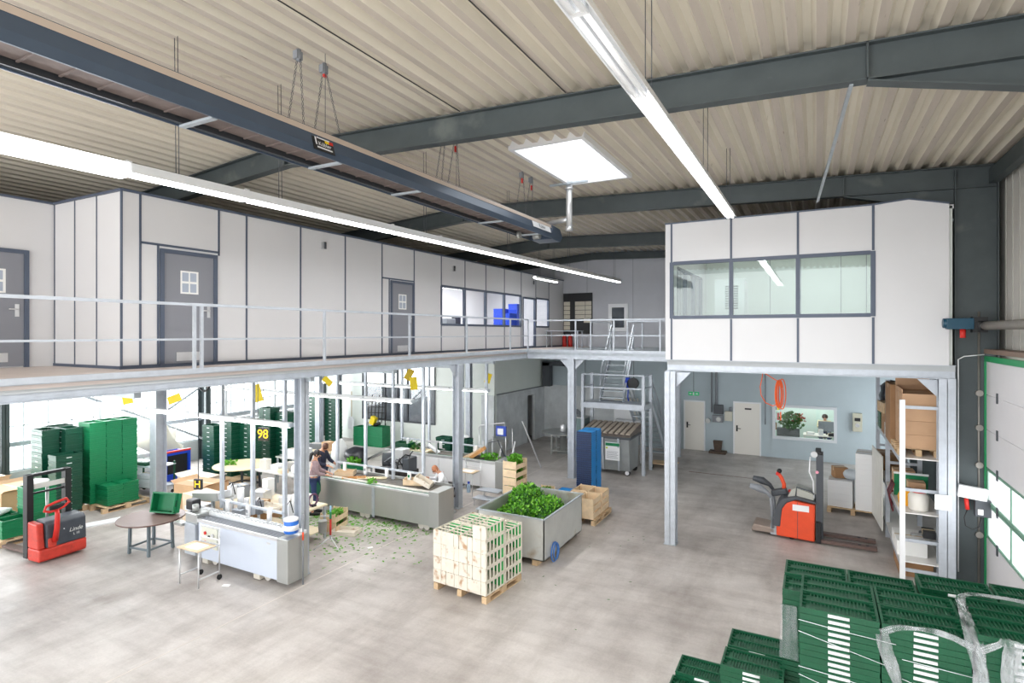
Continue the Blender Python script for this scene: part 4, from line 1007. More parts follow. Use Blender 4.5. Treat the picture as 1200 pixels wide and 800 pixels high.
def boxy(name,label,cat,loc,size,m,rz=0,lid=True,group=None,flaps=False):
    t=thing(name,label,cat,loc,rz,group); a,b,c=[v/2 for v in size]
    G().box(-a,-b,0,a,b,size[2]).mk('box_body',m,t,bevel=.004)
    G().box(-a-.001,-.03,size[2],a+.001,.03,size[2]+.001).box(-a-.001,-.03,size[2]-.1,-a,.03,size[2]).mk('tape',mat('tape',(206,186,150),.4),t)
    if flaps:
        for s in (-1,1): G().obox((s*(a+.06),0,size[2]+.03),(.16,b*2,.006),ry=s*-.5).mk('flap',m,t)
    return t
boxy('cardboard_box','flat brown cardboard box left of the display with a yellow figure','cardboard box',(-14.75,9.7,0),(1.1,.8,.75),card,.1,flaps=True)
boxy('cardboard_box','large pale cardboard bin below the blue cage trolley','cardboard box',(-13.55,8.95,0),(.8,.6,.8),mat('card_pale',(226,206,178),.7,0,.05,3),-.1)
boxy('cardboard_box','wide pale carton with blue print beside the black sign','cardboard box',(-16.0,10.5,0),(1.1,.7,.6),mat('card_white',(232,224,210),.7),.05,flaps=True)
boxy('cardboard_box','small brown carton under the packing table','cardboard box',(-12.2,9.35,.22),(.5,.4,.3),cardd)
boxy('carton','small white carton on the packing table behind the nearest conveyor','box',(-11.0,9.35,.8),(.3,.22,.16),white,.3)
boxy('carton','tall white carton on the packing table near the big column','box',(-10.5,9.2,.8),(.16,.16,.3),white,-.2)
boxy('label_printer','grey label printer on the packing table','printer',(-11.7,9.2,.8),(.34,.3,.24),steelb,.2)
boxy('scale_box','white weighing scale box on the grey topped table','scale',(-13.9,11.5,.82),(.35,.3,.14),white,0)
boxy('motor_box','steel motor box on the grey topped table','machine',(-13.3,11.6,.82),(.5,.25,.25),steel,.4)
t=thing('roll_holder','dark round film roll on the grey topped table','film roll',(-12.95,11.35,.82)); G().cyl((-.1,0,.13),(.12,0,.13),.13,n=20).mk('roll',white,t); G().cyl((-.14,0,.13),(.15,0,.13),.06,n=14).mk('core',black,t)
for i,(x,y,z,l) in enumerate(((-10.9,8.75,.82,'flat wooden tray at the right end of the packing table'),(-9.95,10.2,.0,'wooden tray leaning below the big column'))):
    t=thing('wooden_tray',l,'crate',(x,y,z),.3*i); G().box(-.3,-.2,0,.3,.2,.012).mk('base',woodw,t)
    for s in (-1,1): G().box(-.3,s*.2-.008,0,.3,s*.2+.008,.09).mk('long_side',woodw,t); G().box(s*.3-.01,-.2,0,s*.3+.01,.2,.1).mk('end_board',woodw,t)
# stainless bowl tray hanging over conveyor left end
t=thing('steel_chute','tilted stainless chute above the left end of the nearest conveyor','chute',(-12.2,8.3,0)); G().box(-.03,-.03,0,.03,.03,.95).mk('stand',galvd,t); G().obox((0,0,1.02),(.9,.4,.03),ry=-.12).obox((0,-.2,1.1),(.9,.02,.16),ry=-.12).mk('chute_plate',steel,t); G().obox((.3,-.05,1.14),(.35,.3,.14),ry=-.2).mk('white_cover',steelb,t)
def tray(label,loc,size,rx=0,ry=0,rz=0,m=None,name='wooden_tray'):
    t=thing(name,label,'crate',loc,rz); t.rotation_euler=(rx,ry,rz); m=m or wood; a,b,c=size[0]/2,size[1]/2,size[2]
    G().box(-a,-b,0,a,b,.01).mk('base',m,t)
    for s in (-1,1): G().box(-a,s*b-.006,0,a,s*b+.006,c).mk('long_side',m,t); G().box(s*a-.008,-b,0,s*a+.008,b,c*1.1).mk('end_board',m,t)
    return t
tray('shallow wooden tray with waste at the left end of the sorting table',(-11.5,11.75,.87),(.5,.35,.12),rz=.5)
tray('orange tinted wooden tray on the sorting table behind the leaf bunch',(-11.0,11.55,.87),(.6,.14,.05),rz=.7,m=mat('orange_wood',(206,150,90),.6,0,.1,6))
tray('long pale board lying across the sorting table',(-10.6,11.8,.87),(.8,.16,.03),rz=.5,m=pt)
tray('wooden tray standing before the bent over worker on the sorting table',(-9.2,11.85,.88),(.5,.3,.14),rz=.35)
tray('tilted wooden tray beside the bent over worker',(-8.85,11.75,.97),(.45,.3,.12),ry=.45,rz=.3,m=woodw)
tray('tilted pale tray at the right end of the rear conveyor',(-9.55,15.35,.92),(.6,.36,.12),ry=-.5,rz=.2)
tray('second tilted brown tray at the right end of the rear conveyor',(-9.35,15.3,1.0),(.5,.3,.1),ry=-.6,rz=.3,m=mat('orange_wood',(206,150,90)))
tray('cream shallow tray on the middle of the rear conveyor',(-11.6,15.25,.89),(.9,.4,.05),m=pt)
crate_simple('green_crate','dark green crate tipped toward the herbs on the rear conveyor','crate',(-12.3,15.3,.95),(.6,.4,.16),green)
crate_simple('green_crate','green crate of cut stems between the two workers and posts','crate',(-12.0,12.6,.76),(.6,.4,.2),greenb,.3)
leaves('leaf_bunch','green stems heaped in the crate behind the posts',(-12.0,12.6,.88),(.25,.16,.12),150,.11,41)
k_=0
for x,y,z,s,m,l in ((-12.4,9.2,.8,(.3,.25,.3),mgrey,'grey square machine housing at the left of the packing table'),
  (-11.9,9.55,.8,(.2,.2,.42),white,'tall white bottle shaped carton behind the label printer'),
  (-11.35,9.0,.8,(.22,.16,.12),cardd,'small brown carton at the front of the packing table'),
  (-10.7,9.55,.8,(.4,.28,.2),cream,'cream carton at the back right of the packing table'),
  (-14.2,11.3,.82,(.25,.2,.3),cream,'cream tall box at the left of the grey topped table'),
  (-13.4,11.25,.82,(.3,.2,.1),wood,'flat wooden box at the front of the grey topped table'),
  (-15.9,14.1,.82,(.4,.3,.3),white,'white box at the left of the far pale table'),
  (-15.2,14.2,.82,(.45,.3,.18),mgrey,'grey box in the middle of the far pale table'),
  (-14.6,14.1,.82,(.3,.3,.3),card,'brown box at the right of the far pale table'),
  (-14.9,12.9,.85,(.3,.25,.22),white,'white box left on the stainless table'),
  (-14.3,12.9,.85,(.35,.25,.3),steelb,'steel box right on the stainless table'),
  (-13.1,13.35,.75,(.3,.2,.2),cream,'cream box behind the white film bundle'),
  (-12.6,10.35,.0,(.5,.4,.45),card,'brown carton on the floor behind the packing table'),
  (-13.0,9.75,.0,(.4,.35,.55),cream,'cream carton on the floor left of the packing table'),
  (-12.9,8.45,.0,(.45,.3,.75),galv,'grey upright cabinet behind the drive end of the nearest conveyor')): boxy('carton' if m in (white,cream,card,cardd) else 'machine_housing',l,'box',(x,y,z),s,m,.15*((k_*7)%5-2)); k_+=1
for i,(x,y,z,h,l) in enumerate(((-12.15,8.75,0,1.25,'slim white pole unit behind the belt end'),(-10.9,8.5,0,1.15,'grey pole unit between the first and second post'),(-10.0,8.55,0,1.2,'grey pole unit between the second and third post'))):
    t=thing('dispenser_pole',l,'machine',(x,y,z)); G().cyl((0,0,0),(0,0,h),.03,n=10).mk('pole',steelb,t); G().box(-.09,-.07,h-.35,.09,.07,h-.05).mk('dispenser_head',white if i!=1 else mgrey,t,bevel=.01); G().tube([(.0,-.05,h-.1),(.15,-.1,h+.05),(.25,-.1,h-.2)],.012,6).mk('feed_hose',black,t); G().box(-.12,-.12,0,.12,.12,.02).mk('foot_plate',dgrey,t)
t=thing('magenta_reel','purple cable reel on the packing table near the big column','reel',(-10.25,9.45,.8)); G().tube([(0,.13*math.cos(a),.15+.13*math.sin(a)) for a in [2*PI*i/18 for i in range(18)]],.022,8,True).mk('ring',mat('purple_dark',(96,60,90),.5),t); G().box(-.05,-.05,0,.05,.05,.04).mk('foot',black,t)
t=thing('glue_unit','white dispenser unit standing behind the nearest conveyor','machine',(-11.3,8.35,0)); G().box(-.15,-.12,0,.15,.12,.9).mk('column_body',galv,t,bevel=.02); G().cyl((0,0,.9),(0,0,1.35),.07,n=14).mk('white_cylinder',white,t); G().cyl((.2,0,.9),(.2,0,1.15),.05,n=12).mk('small_cylinder',steelb,t)
# LED number displays hanging on cables
def display(label,loc,rz,body,size,m):
    t=thing('number_display',label,'display',loc,rz); G().box(-size*.5,-.03,-size*.6,size*.5,.03,size*.6).mk('display_case',m,t,bevel=.01)
    text(body,size*1.15,mat('led_yellow',(255,214,30),.4,emit=1.0),t,(0,-.034,0),(PI/2,0,0),'figure')
    G().cyl((0,0,size*.6),(0,0,4.0-loc[2]),.008,n=6).mk('cable',dgrey,t); return t
display('black square display with a yellow figure hanging above the brown round table',(-11.9,7.75,1.5),.35,'H',.19,black)
display('pair of amber figures 98 on a dark hanging display between the posts',(-13.4,10.6,2.02),.3,'98',.3,mat('display_dark',(60,56,44),.5))
t=thing('cable_loop','black cable loop hanging from the beam over the round table','cable',(-11.7,7.75,3.72)); G().tube([(.18*math.cos(a),0,.18*math.sin(a)) for a in [PI*.95+PI*1.1*i/12 for i in range(13)]],.02,6).mk('loop',black,t)
G().cyl((0,0,-.15),(0,0,-.2),.02).mk('clip',dgrey,t); G().cyl((-.17,0,0),(-.17,0,.3),.02).cyl((.17,0,0),(.17,0,.3),.012).mk('hanger',black,t)
# ---- trolley with foam boxes, blue cage
t=thing('metal_trolley','grey shelf trolley with green legs beside the tall green stacks','trolley',(-17.6,9.95,0),.2)
for x in (-.6,.6):
    for y in (-.3,.3): G().box(x-.02,y-.02,.1,x+.02,y+.02,.95).mk('leg',green,t)
for z in (.25,.85): G().box(-.63,-.33,z,.63,.33,z+.03).mk('shelf_board',galv,t)
for x in (-.55,.55): caster(t,x,-.28,.05,.03,False); caster(t,x,.28,.05,.03,False)
crate_simple('green_crate','dark green open crate with white punnets on top of the grey trolley','crate',(-17.75,9.85,.88),(.6,.4,.1),green,.2)
t=thing('punnet_tray','white punnets in the green crate on the grey trolley','punnets',(-17.75,9.85,.9),.2); 
for i in range(4): G().box(-.25+.13*i,-.12,0,-.14+.13*i,.12,.1).mk('punnet',white,t,bevel=.01)
for j in range(3): boxy('foam_box','grey white foam box on the lower shelf, %s from below'%ordn(j+1),'box',(-17.35,9.85,.28+.125*j),(.62,.42,.12),mat('foam_grey',(214,216,224),.6),.2,group='foam boxes on the trolley')
t=thing('cage_trolley','bright blue cage trolley with dark front and red top strip','trolley',(-18.45,11.1,0),.0)
G().box(-.35,-.42,.1,-.31,.42,.95).box(-.35,-.42,.1,.35,-.38,.95).box(-.35,.38,.1,.35,.42,.95).box(-.35,-.42,.1,.35,.42,.2).mk('blue_body',blue,t)
g=G().box(.3,-.42,.1,.36,-.34,.98).box(.3,.34,.1,.36,.42,.98).box(.302,-.34,.1,.358,.34,.3).box(.302,-.34,.9,.358,.34,.98); g.mk('blue_frame',blue,t); G().box(.28,-.34,.3,.3,.34,.9).mk('dark_front',black,t)
G().box(.3,-.42,.98,.37,.42,1.04).mk('red_strip',red,t)
for x in (-.28,.28):
    for y in (-.35,.35): caster(t,x,y,.05,.03,False)
t=thing('covered_machine','white boxy covered machine left of the blue cage trolley','machine',(-18.9,10.0,0)); G().box(-.5,-.5,.1,.5,.45,.9).mk('lower_body',white,t,bevel=.05); G().obox((.0,0,1.0),(.9,.9,.25),ry=.15).mk('sloped_cover',white,t,bevel=.04)
for x in (-.4,.4):
    for y in (-.4,.35): G().cyl((x,y,0),(x,y,.1),.03).mk('foot',dgrey,t)
g=G().box(.49,.1,.75,.51,.3,.85); g.mk('red_mark',red,t)
sack('dust_sheet','rounded beige covered shape in front of the bright left windows','covered machine',(-19.85,11.4,0),(1.0,1.6,1.7),mat('beige_cover',(206,202,186),.7,0,.05,2),9)
t=thing('wall_screen','black screen by the left windows behind the tall green stack','screen',(-19.9,9.6,1.05)); G().box(-.03,-.35,.2,.03,.35,.75).mk('screen',black,t); G().box(-.05,-.05,-1.05,-.02,.05,.3).mk('stand',mgrey,t)
# loose plank
tag(G().obox((0,0,.02),(.35,.95,.035)).mk('loose_plank',white,None,loc=(-15.9,7.75,0),rz=-.3),'flat pale board lying on the floor beside the green stack','board')
# ---- counterweights / tubs right foreground centre
t=thing('steel_tub','large grey steel tub holding heaped parsley with a blue hose loop','tub',(-5.73,11.6,0))
tubm=mat('tub_steel',(196,198,194),.45,.35,.08,2,dirt=((170,158,140),2.0,.6))
x0,x1,y0,y1,zb,zt_=-.74,.84,-1.06,1.06,.14,1.0
g=G(); th=.02
def slab(a,b,c,d,nrm):
    n=Vector(nrm)*th; q=[Vector(a),Vector(b),Vector(c),Vector(d)]; g.add(q+[v+n for v in q],[(0,1,2,3),(7,6,5,4),(0,4,5,1),(1,5,6,2),(2,6,7,3),(3,7,4,0)])
slab((x0,y0,zb),(x1,y0,zb),(x1,y0,zt_),(x0,y0,zt_),(0,1,0)); slab((x0,y1,zb),(x1,y1,zb),(x1,y1,zt_),(x0,y1,zt_),(0,-1,0))
slab((x1,y0,zb),(x1,y1,zb),(x1,y1,zt_),(x1,y0,zt_),(-1,0,0)); slab((x0,y0,zb),(x0,y1,zb),(x0,y1,zt_),(x0,y0,zt_),(1,0,0)); g.box(x0,y0,zb,x1,y1,zb+.02)
g.mk('tub_shell',tubm,t)
g=G(); e=.03
g.box(x0-e,y0-e,zt_-.015,x1+e,y0+.01,zt_+.01); g.box(x0-e,y1-.01,zt_-.015,x1+e,y1+e,zt_+.01); g.box(x0-e,y0,zt_-.015,x0+.01,y1,zt_+.01); g.box(x1-.01,y0,zt_-.015,x1+e,y1,zt_+.01); g.mk('rolled_rim',galvd,t)
for x in (-.4,.1,.6): G().box(x-.06,-1.0,0,x+.06,1.0,.14).mk('skid',woodp,t)
g=G().tube([(x1+.03,-.6+.16*math.cos(a),.2+.2*math.sin(a)) for a in [2*PI*i/18 for i in range(18)]],.016,6,True).tube([(x1+.05,-.55+.13*math.cos(a),.2+.17*math.sin(a)) for a in [2*PI*i/18 for i in range(18)]],.016,6,True); g.mk('blue_hose',mat('hose_blue',(70,120,190),.4),t)
# parsley heaps = many bunches: nobody can count the leaves
def heap(label,blobs,s=.075):
    g=G(); rnd=random.Random(4)
    o0=Vector(blobs[0][0])
    for loc,r,n in blobs:
     off=Vector(loc)-o0
     g.cur=1; g.sphere(tuple(off),1,20,10,(r[0]*.86,r[1]*.86,r[2]*.86))
     for k in range(n):
        th_=rnd.uniform(0,2*PI); ph=math.acos(rnd.uniform(.0,1)); rr=rnd.uniform(.8,1.03)
        p=Vector((r[0]*math.sin(ph)*math.cos(th_),r[1]*math.sin(ph)*math.sin(th_),r[2]*math.cos(ph)))*rr+off
        a=((p-off).normalized()*.5+Vector((rnd.uniform(-1,1),rnd.uniform(-1,1),rnd.uniform(-.3,1)))).normalized(); b=a.cross(Vector((rnd.uniform(-1,1),rnd.uniform(-1,1),rnd.uniform(-1,1)))).normalized(); l=s*rnd.uniform(.6,1.4)
        g.cur=rnd.choice((0,0,0,1,2)); g.add([p,p+a*l*.5+b*l*.3,p+a*l,p+a*l*.5-b*l*.3],[(0,1,2,3)])
    for v in g.v:
        v.z=max(.17-o0.z,v.z); v.x=max(-6.44-o0.x,min(-4.92-o0.x,v.x)); v.y=max(10.57-o0.y,min(12.62-o0.y,v.y))
    return tag(g.mk('parsley_heap',[leafg,leafd,mat('leaf_bright',(140,200,70),.5,0,.2,10)],None,loc=blobs[0][0]),label,'leaf heap',None,'stuff')
heap('heaped bright green parsley filling the grey steel tub',[((-6.0,11.95,.62),(.42,.55,.62),1500),((-5.38,11.75,.6),(.42,.55,.48),1500),((-5.9,11.25,.55),(.5,.5,.4),1200)])
# ---- dumpster
t=thing('dumpster','grey wheeled metal dumpster with slatted brown lid under the stair landing','dumpster',(-6.35,19.15,0))
dm=mat('dumpster_grey',(150,154,154),.5,.3,.12,3)
G().prism([(-.5,.16),(.5,.16),(.62,1.28),(-.6,1.28)],'X',-.85,.85).mk('container',dm,t,bevel=.02)
for x in (-.6,-.05,.5): G().obox((x,-.6,.72),(.06,.05,1.1),rx=.09).mk('rib',galv,t)
G().box(-.92,-.66,1.24,.92,.7,1.32).mk('rim',dgrey,t,bevel=.01)
G().prism([(-.66,1.32),(.7,1.32),(.7,1.6),(-.5,1.42)],'X',-.9,.9).mk('lid',mat('lid_brown',(104,96,90),.6,0,.2,6),t)
g=G()
for k in range(9): 
    x=-.85+k*.2; g.prism([(-.60,1.40),(.7,1.60),(.7,1.63),(-.6,1.43)],'X',x,x+.13)
g.mk('lid_slats',mat('slat_pale',(186,174,160),.7,0,.15,8),t)
sg=G().obox((.30,-.64,.82),(.5,.012,.6),rx=.0).mk('sign',white,t); G().box(.06,-.66,1.0,.54,-.648,1.1).mk('green_header',greenb,sg); 
G().cyl((.1,-.66,.93),(.1,-.648,.93),.035,n=12).mk('yellow_dot',mat('lime',(200,215,60),.5),sg)
g=G(); [g.box(.1,-.655,.6+.05*i,.5-.05*(i%2),-.648,.61+.05*i) for i in range(5)]; g.mk('print_lines',mgrey,sg)
for x in (-.75,.75):
    for y in (-.42,.42): casterY(t,x,y,.1,.05)
for x in (-.75,.75): G().cyl((x,-.48,.1),(x,-.47,.1),.07,n=14).mk('hub_cap',white,t)
t=thing('flat_dolly','small wooden dolly on castors under the lower stair flight','dolly',(-4.75,20.6,0)); G().box(-.5,-.3,.13,.4,.3,.16).mk('deck',woodp,t)
for x in (-.4,.3):
    for y in (-.25,.25): caster(t,x,y,.055,.03,False)
t=thing('ventilator','blue and black fan hanging by the upper stair flight','fan',(-5.75,20.0,3.0)); G().cyl((-.02,.05,0),(-.02,-.1,0),.2,n=20).mk('black_ring',black,t); G().box(-.3,-.1,-.15,-.14,.1,.2).mk('blue_body',blue,t,bevel=.03); G().cyl((0,0,.2),(0,0,.9),.01).mk('hanger',black,t); G().tube([(-.2,0,-.1),(-.22,0,-.5),(-.15,0,-.9)],.02).mk('blue_hose',blue,t)
tag(G().obox((0,0,0),(.3,.01,.3),ry=PI/4).mk('warning_plate',mat('plate_amber',(240,180,20),.5),None,loc=(-4.55,20.55,2.45)),'amber plate fixed beside the lower stair handrail','sign'); G().cyl((0,0,-2.44),(0,.02,.2),.015,n=6).mk('sign_post',galv,bpy.data.objects['warning_plate'])
t=thing('chest_freezer','pale cabinet standing behind the stair landing','cabinet',(-6.9,22.9,0)); G().box(-.4,-.4,0,.4,.4,2.1).mk('body',cream,t,bevel=.02); G().box(-.38,-.42,.1,.38,-.4,2.0).mk('front_door',white,t)
t=thing('dish_rack','white plastic chair like rack beside the pale cabinet','rack',(-6.2,20.9,0)); G().box(-.5,-.2,1.5,.5,.2,1.55).mk('top',white,t)
for k in range(6): G().box(-.48+.19*k,-.18,.0,-.44+.19*k,-.14,1.5).mk('bar',white,t)
# ---- cleaning machinery beside the concrete wall
t=thing('wash_machine','stainless washing frame with blue display beside the concrete wall','machine',(-10.2,17.7,0))
for x,y in ((-.6,0),(.5,0),(-.6,.5),(.5,.5)): G().cyl((x,y,0),(x,y,1.35),.022,n=8).mk('upright',steelb,t)
G().tube([(-.6,0,1.35),(-.55,0,1.45),(.45,0,1.62),(.5,0,1.3)],.022,8).mk('hoop',steelb,t); G().prism([(-.2,.3),(.2,.3),(.35,.9),(-.35,.9)],'Y',0,.5).mk('hopper',steel,t,bevel=.01)
G().box(.15,-.1,1.15,.55,-.02,1.5).mk('blue_display',mat('display_blue',(40,70,170),.4),t,bevel=.01); G().box(.22,-.105,1.2,.45,-.1,1.42).mk('screen',white,t)
for k,(x,h) in enumerate(((-.3,.9),(.0,1.1),(.25,.8),(.7,1.0))): G().cyl((x,-.1,0),(x+.1*k-.1,-.05,h),.03,n=8).mk('pipe',steelb if k%2 else white,t)
G().tube([(-.1,-.15,.9),(.3,-.2,1.0),(.5,-.15,.5),(.9,-.1,.3)],.025,6).mk('hose',dgrey,t)
tag(G().bar((0,0,0),(.75,.0,-1.6),.04,.04).mk('scraper_pole',steelb,None,loc=(-9.35,18.3,1.62)),'long metal pole leaning by the washing frame','pole')
t=thing('metal_bin','dark metal container beside the stair landing post','bin',(-7.65,19.7,0)); G().box(-.35,-.3,.1,.25,.3,1.7).mk('body',mat('bin_green_grey',(100,120,120),.5,.2),t,bevel=.02); G().box(-.37,-.32,1.7,.27,.32,1.74).mk('lid',steel,t)
for x in (-.3,.2): G().box(x-.03,-.25,0,x+.03,.25,.1).mk('foot',dgrey,t)
t=thing('shovel','white bladed shovel hanging on the back left wall','shovel',(-18.6,19.4,.0)); G().cyl((0,-.02,1.0),(0,-.02,2.15),.02,n=8).mk('handle',woodp,t); G().prism([(-.17,.45),(.17,.45),(.17,.9),(.05,1.02),(-.05,1.02),(-.17,.9)],'Y',-.06,-.02).mk('blade',white,t)
# ---- red straddle stacker on the left (long narrow mast)
t=thing('pallet_stacker','red and black pedestrian pallet stacker at far left facing the crates','pallet stacker',(-14.2,6.22,0),.07)
redw=mat('worn_red',(196,58,44),.5,0,.2,6,dirt=((130,60,50),5,.6)); blk=mat('scuffed_black',(64,70,78),.45,0,.2,4)
G().prism([(-.42,.04),(.0,.04),(.03,.1),(.03,.3),(-.42,.3)],'Y',-.44,.46).mk('chassis_skirt',redw,t,bevel=.03)
G().prism([(-.4,.3),(.02,.3),(.0,.78),(-.08,.84),(-.4,.86)],'Y',-.3,.46).mk('battery_cover',blk,t,bevel=.03)
G().prism([(-.42,.3),(-.02,.3),(-.08,.82),(-.42,.84)],'Y',-.44,-.31).mk('side_cover',redw,t,bevel=.03)
G().box(-.02,-.28,.3,.035,-.12,.5).mk('drive_cover',redw,t,bevel=.03)
g=G().tube([(.03,-.16,.42),(.12,-.17,.7),(.14,-.17,.98),(.12,-.17,1.1)],[.055,.05,.045,.04],10); g.mk('tiller_arm',red,t)
G().tube([(.1,-.17,1.08),(.12,-.05,1.12),(.12,.06,1.2),(.1,.02,1.28),(.1,-.17,1.25),(.1,-.36,1.2),(.12,-.4,1.12),(.12,-.3,1.08)],.028,8,True).mk('tiller_handle',red,t); G().box(.07,-.3,1.1,.13,-.02,1.2).mk('handle_grip',black,t,bevel=.02)
for y in (-.42,.3): G().box(-.62,y,.05,-.47,y+.12,1.8).mk('mast_upright',black,t)
for z in (1.74,1.78): pass
G().box(-.6,-.42,1.74,-.5,.42,1.8).mk('mast_top_bar',black,t); G().box(-.52,-.28,1.48,-.49,.3,1.58).mk('white_cross_bar',mat('bar_pale',(206,206,200),.5),t); G().box(-.56,-.35,1.36,-.53,.35,1.4).mk('chain_bar',black,t)
G().cyl((-.57,0,.4),(-.57,0,1.5),.03).mk('lift_cylinder',steel,t)
for y in (-.28,.14): G().box(-1.75,y,.05,-.6,y+.16,.1).mk('fork',mat('fork_worn',(110,90,84),.5,.3),t)
G().sphere((.015,0.02,.62),.012).mk('key_knob',white,t)
text('Linde',.12,mat('logo_white',(225,228,225),.5),t,(.026,.24,.56),(PI/2-.05,0,PI/2),'lettering',shear=.3); text('L 10',.07,MC['logo_white'],t,(.03,.25,.46),(PI/2-.05,0,PI/2),'lettering')
for y in (-.3,.3): casterY(t,-.2,y,.06,.05)
# ---- orange stacker on the right
t=thing('pallet_stacker','orange and black ride on pallet stacker with empty forks on the open floor','pallet stacker',(-.4,15.05,0),-.02)
G().prism([(-.42,.06),(.38,.04),(.38,.88),(-.1,.92),(-.28,.8),(-.36,.5),(-.42,.3)],'Y',-.36,.36).mk('orange_body',orange,t,bevel=.03)
G().prism([(-.5,.28),(-.34,.28),(-.3,.7),(-.2,.86),(.0,.95),(.4,.9),(.4,.95),(.0,1.02),(-.28,.95),(-.42,.75),(-.5,.4)],'Y',-.38,.38).mk('grey_hood_trim',dgrey,t,bevel=.02)
G().box(-.08,-.37,.7,.26,-.362,.84).mk('white_label',white,t)
G().box(.02,-.365,.06,.03,-.36,.9).mk('panel_seam',dgrey,t)
G().prism([(-.2,.95),(.36,.9),(.36,1.1),(.0,1.2),(-.1,1.15)],'Y',-.25,.25).mk('battery_box',mat('battery_grey',(176,176,168),.4,.2),t,bevel=.02)
G().tube([(-.02,-.26,1.0),(0,-.26,1.22),(.3,-.26,1.16),(.36,-.26,1.1)],.016,6).mk('guard_bar',dgrey,t)
for y in (-.22,.16): G().box(.4,y-.06,.05,.54,y+.06,2.02).mk('mast_upright',dgrey,t)
G().box(.38,-.26,1.95,.5,.2,2.1).mk('mast_head',black,t,bevel=.02); G().cyl((.36,-.3,2.02),(.36,-.22,2.02),.07,n=14).mk('camera_ring',steelb,t); G().box(.4,-.05,.9,.46,.0,1.8).mk('lift_chain',black,t)
G().tube([(.28,-.24,1.95),(.26,-.24,1.6),(.34,-.24,1.4),(.36,-.24,1.0)],.016,6).mk('white_hose',white,t); G().cyl((.42,-.29,1.62),(.42,-.275,1.62),.035,n=12).mk('pink_sticker',mat('pinkish',(230,150,170),.5),t)
for y in (-.34,.18): 
    f=G().box(.45,y,.04,1.58,y+.16,.11).mk('fork',mat('fork_worn',(110,90,84),.5,.3),t); G().cyl((1.25,y+.08,.111),(1.25,y+.08,.118),.035,n=10).cyl((1.4,y+.08,.111),(1.4,y+.08,.118),.03,n=10).mk('bolt_pair',black,f)
G().box(.4,-.4,.04,.5,.4,.5).mk('fork_carriage',black,t,bevel=.01)
G().prism([(-.98,.07),(-.45,.07),(-.45,.2),(-.93,.24)],'Y',-.3,.3).mk('standing_platform',mat('platform_brown',(150,134,124),.6,0,.1,5),t,bevel=.03); G().box(-.55,-.3,.05,-.42,.3,.3).mk('platform_hinge',galvd,t)
G().tube([(-.5,-.3,.2),(-.52,-.3,.7),(-.55,-.3,.95)],.035,8).mk('guard_post',mgrey,t); 
for y,m,a in ((-.3,mgrey,0),(.3,dgrey,.05)): G().tube([(-.5,y,.9),(-.62,y,1.02+a),(-.78,y,1.1+a),(-1.0,y,1.14+a)],[.03,.05,.09,.06],10).mk('side_guard',m,t)
G().tube([(-.5,.3,.2),(-.52,.3,.7),(-.55,.3,.95)],.03,8).mk('guard_post',mgrey,t)
G().obox((-.38,0,1.0),(.35,.2,.14),ry=-.3).mk('tiller_head_base',dgrey,t,bevel=.03)
G().tube([(-.28,0,1.02),(-.28,0,1.2),(-.34,0,1.35),(-.42,0,1.46)],[.05,.045,.045,.04],10).mk('tiller_arm',orange,t); G().sphere((-.38,0,1.5),.055).mk('tiller_knob',black,t); G().cyl((-.42,-.1,1.44),(-.42,.1,1.44),.035,n=10).mk('tiller_grip',red,t)
for y in (-.25,.25): casterY(t,-.1,y,.08,.07)
G().cyl((-.15,0,1.02),(-.15,0,1.08),.04,n=12).mk('stop_button',red,t)
# ---- right rack
t=thing('storage_rack','tall white galvanised storage rack with four shelf levels at right','rack',(1.48,13.4,0))
RX=.62
for y in (0,2.6,5.0):
    for x in (0,RX): G().box(x-.045,y-.03,0,x+.045,y+.03,3.7 if y else 3.5).mk('upright',white if y==0 else galv,t)
    for z in (3.36,1.76,.78,.2): G().box(0,y-.02,z-.03,RX,y+.02,z+.03).mk('cross_beam',galv,t)
for z in (2.36,1.3,.35):
    G().box(-.04,.0,z-.1,.0,5.0,z-.01).box(RX,0,z-.1,RX+.04,5.0,z-.01).mk('shelf_beam',galv,t); G().box(-.04,0,z-.01,RX+.04,5.0,z+.01).mk('shelf_board',mat('shelf_white',(222,220,216),.5),t)
RXW=1.48
def pallet(label,loc,sx,sy,rz=0,group='wooden pallets',name='pallet'):
    t=thing(name,label,'pallet',loc,rz,group)
    n=5 if sy>1 else 5
    for k in range(n):
        y=-sy/2+sy*(k+.5)/n; G().box(-sx/2,y-.05,.122,sx/2,y+.05,.144).mk('deck_board',woodp,t)
    for x in (-sx/2+.05,0,sx/2-.05):
        G().box(x-.05,-sy/2,.1,x+.05,sy/2,.122).mk('stringer_board',woodp,t); G().box(x-.05,-sy/2,0,x+.05,sy/2,.022).mk('bottom_board',woodp,t)
        for y in (-sy/2+.07,0,sy/2-.07): G().box(x-.05,y-.07,.022,x+.05,y+.07,.1).mk('block',woodp,t)
    return t
pallet('pallet under the tall brown cartons on the rack',(RXW+.3,14.25,2.37),.7,1.15)
cb=mat('carton_tan',(196,158,124),.7,0,.05,2)
for j in range(4): boxy('cardboard_box','big tan carton on the top rack level, %s layer from below'%ordn(j+1),'cardboard box',(RXW+.33,14.25,2.515+.27*j),(.6,1.1,.268),cb,group='tan cartons on the top rack level')
t=thing('open_carton','open topped tan carton walls above the stacked cartons','cardboard box',(RXW+.33,14.25,3.6))
G().box(-.3,-.55,0,-.29,.55,.08).box(-.3,.54,0,.3,.55,.3).box(.29,-.55,0,.3,.55,.2).mk('carton_walls',cb,t)
boxy('cardboard_box','dark brown carton behind the tan cartons on the rack','cardboard box',(RXW+.3,15.45,2.37),(.7,1.0,1.3),cardd)
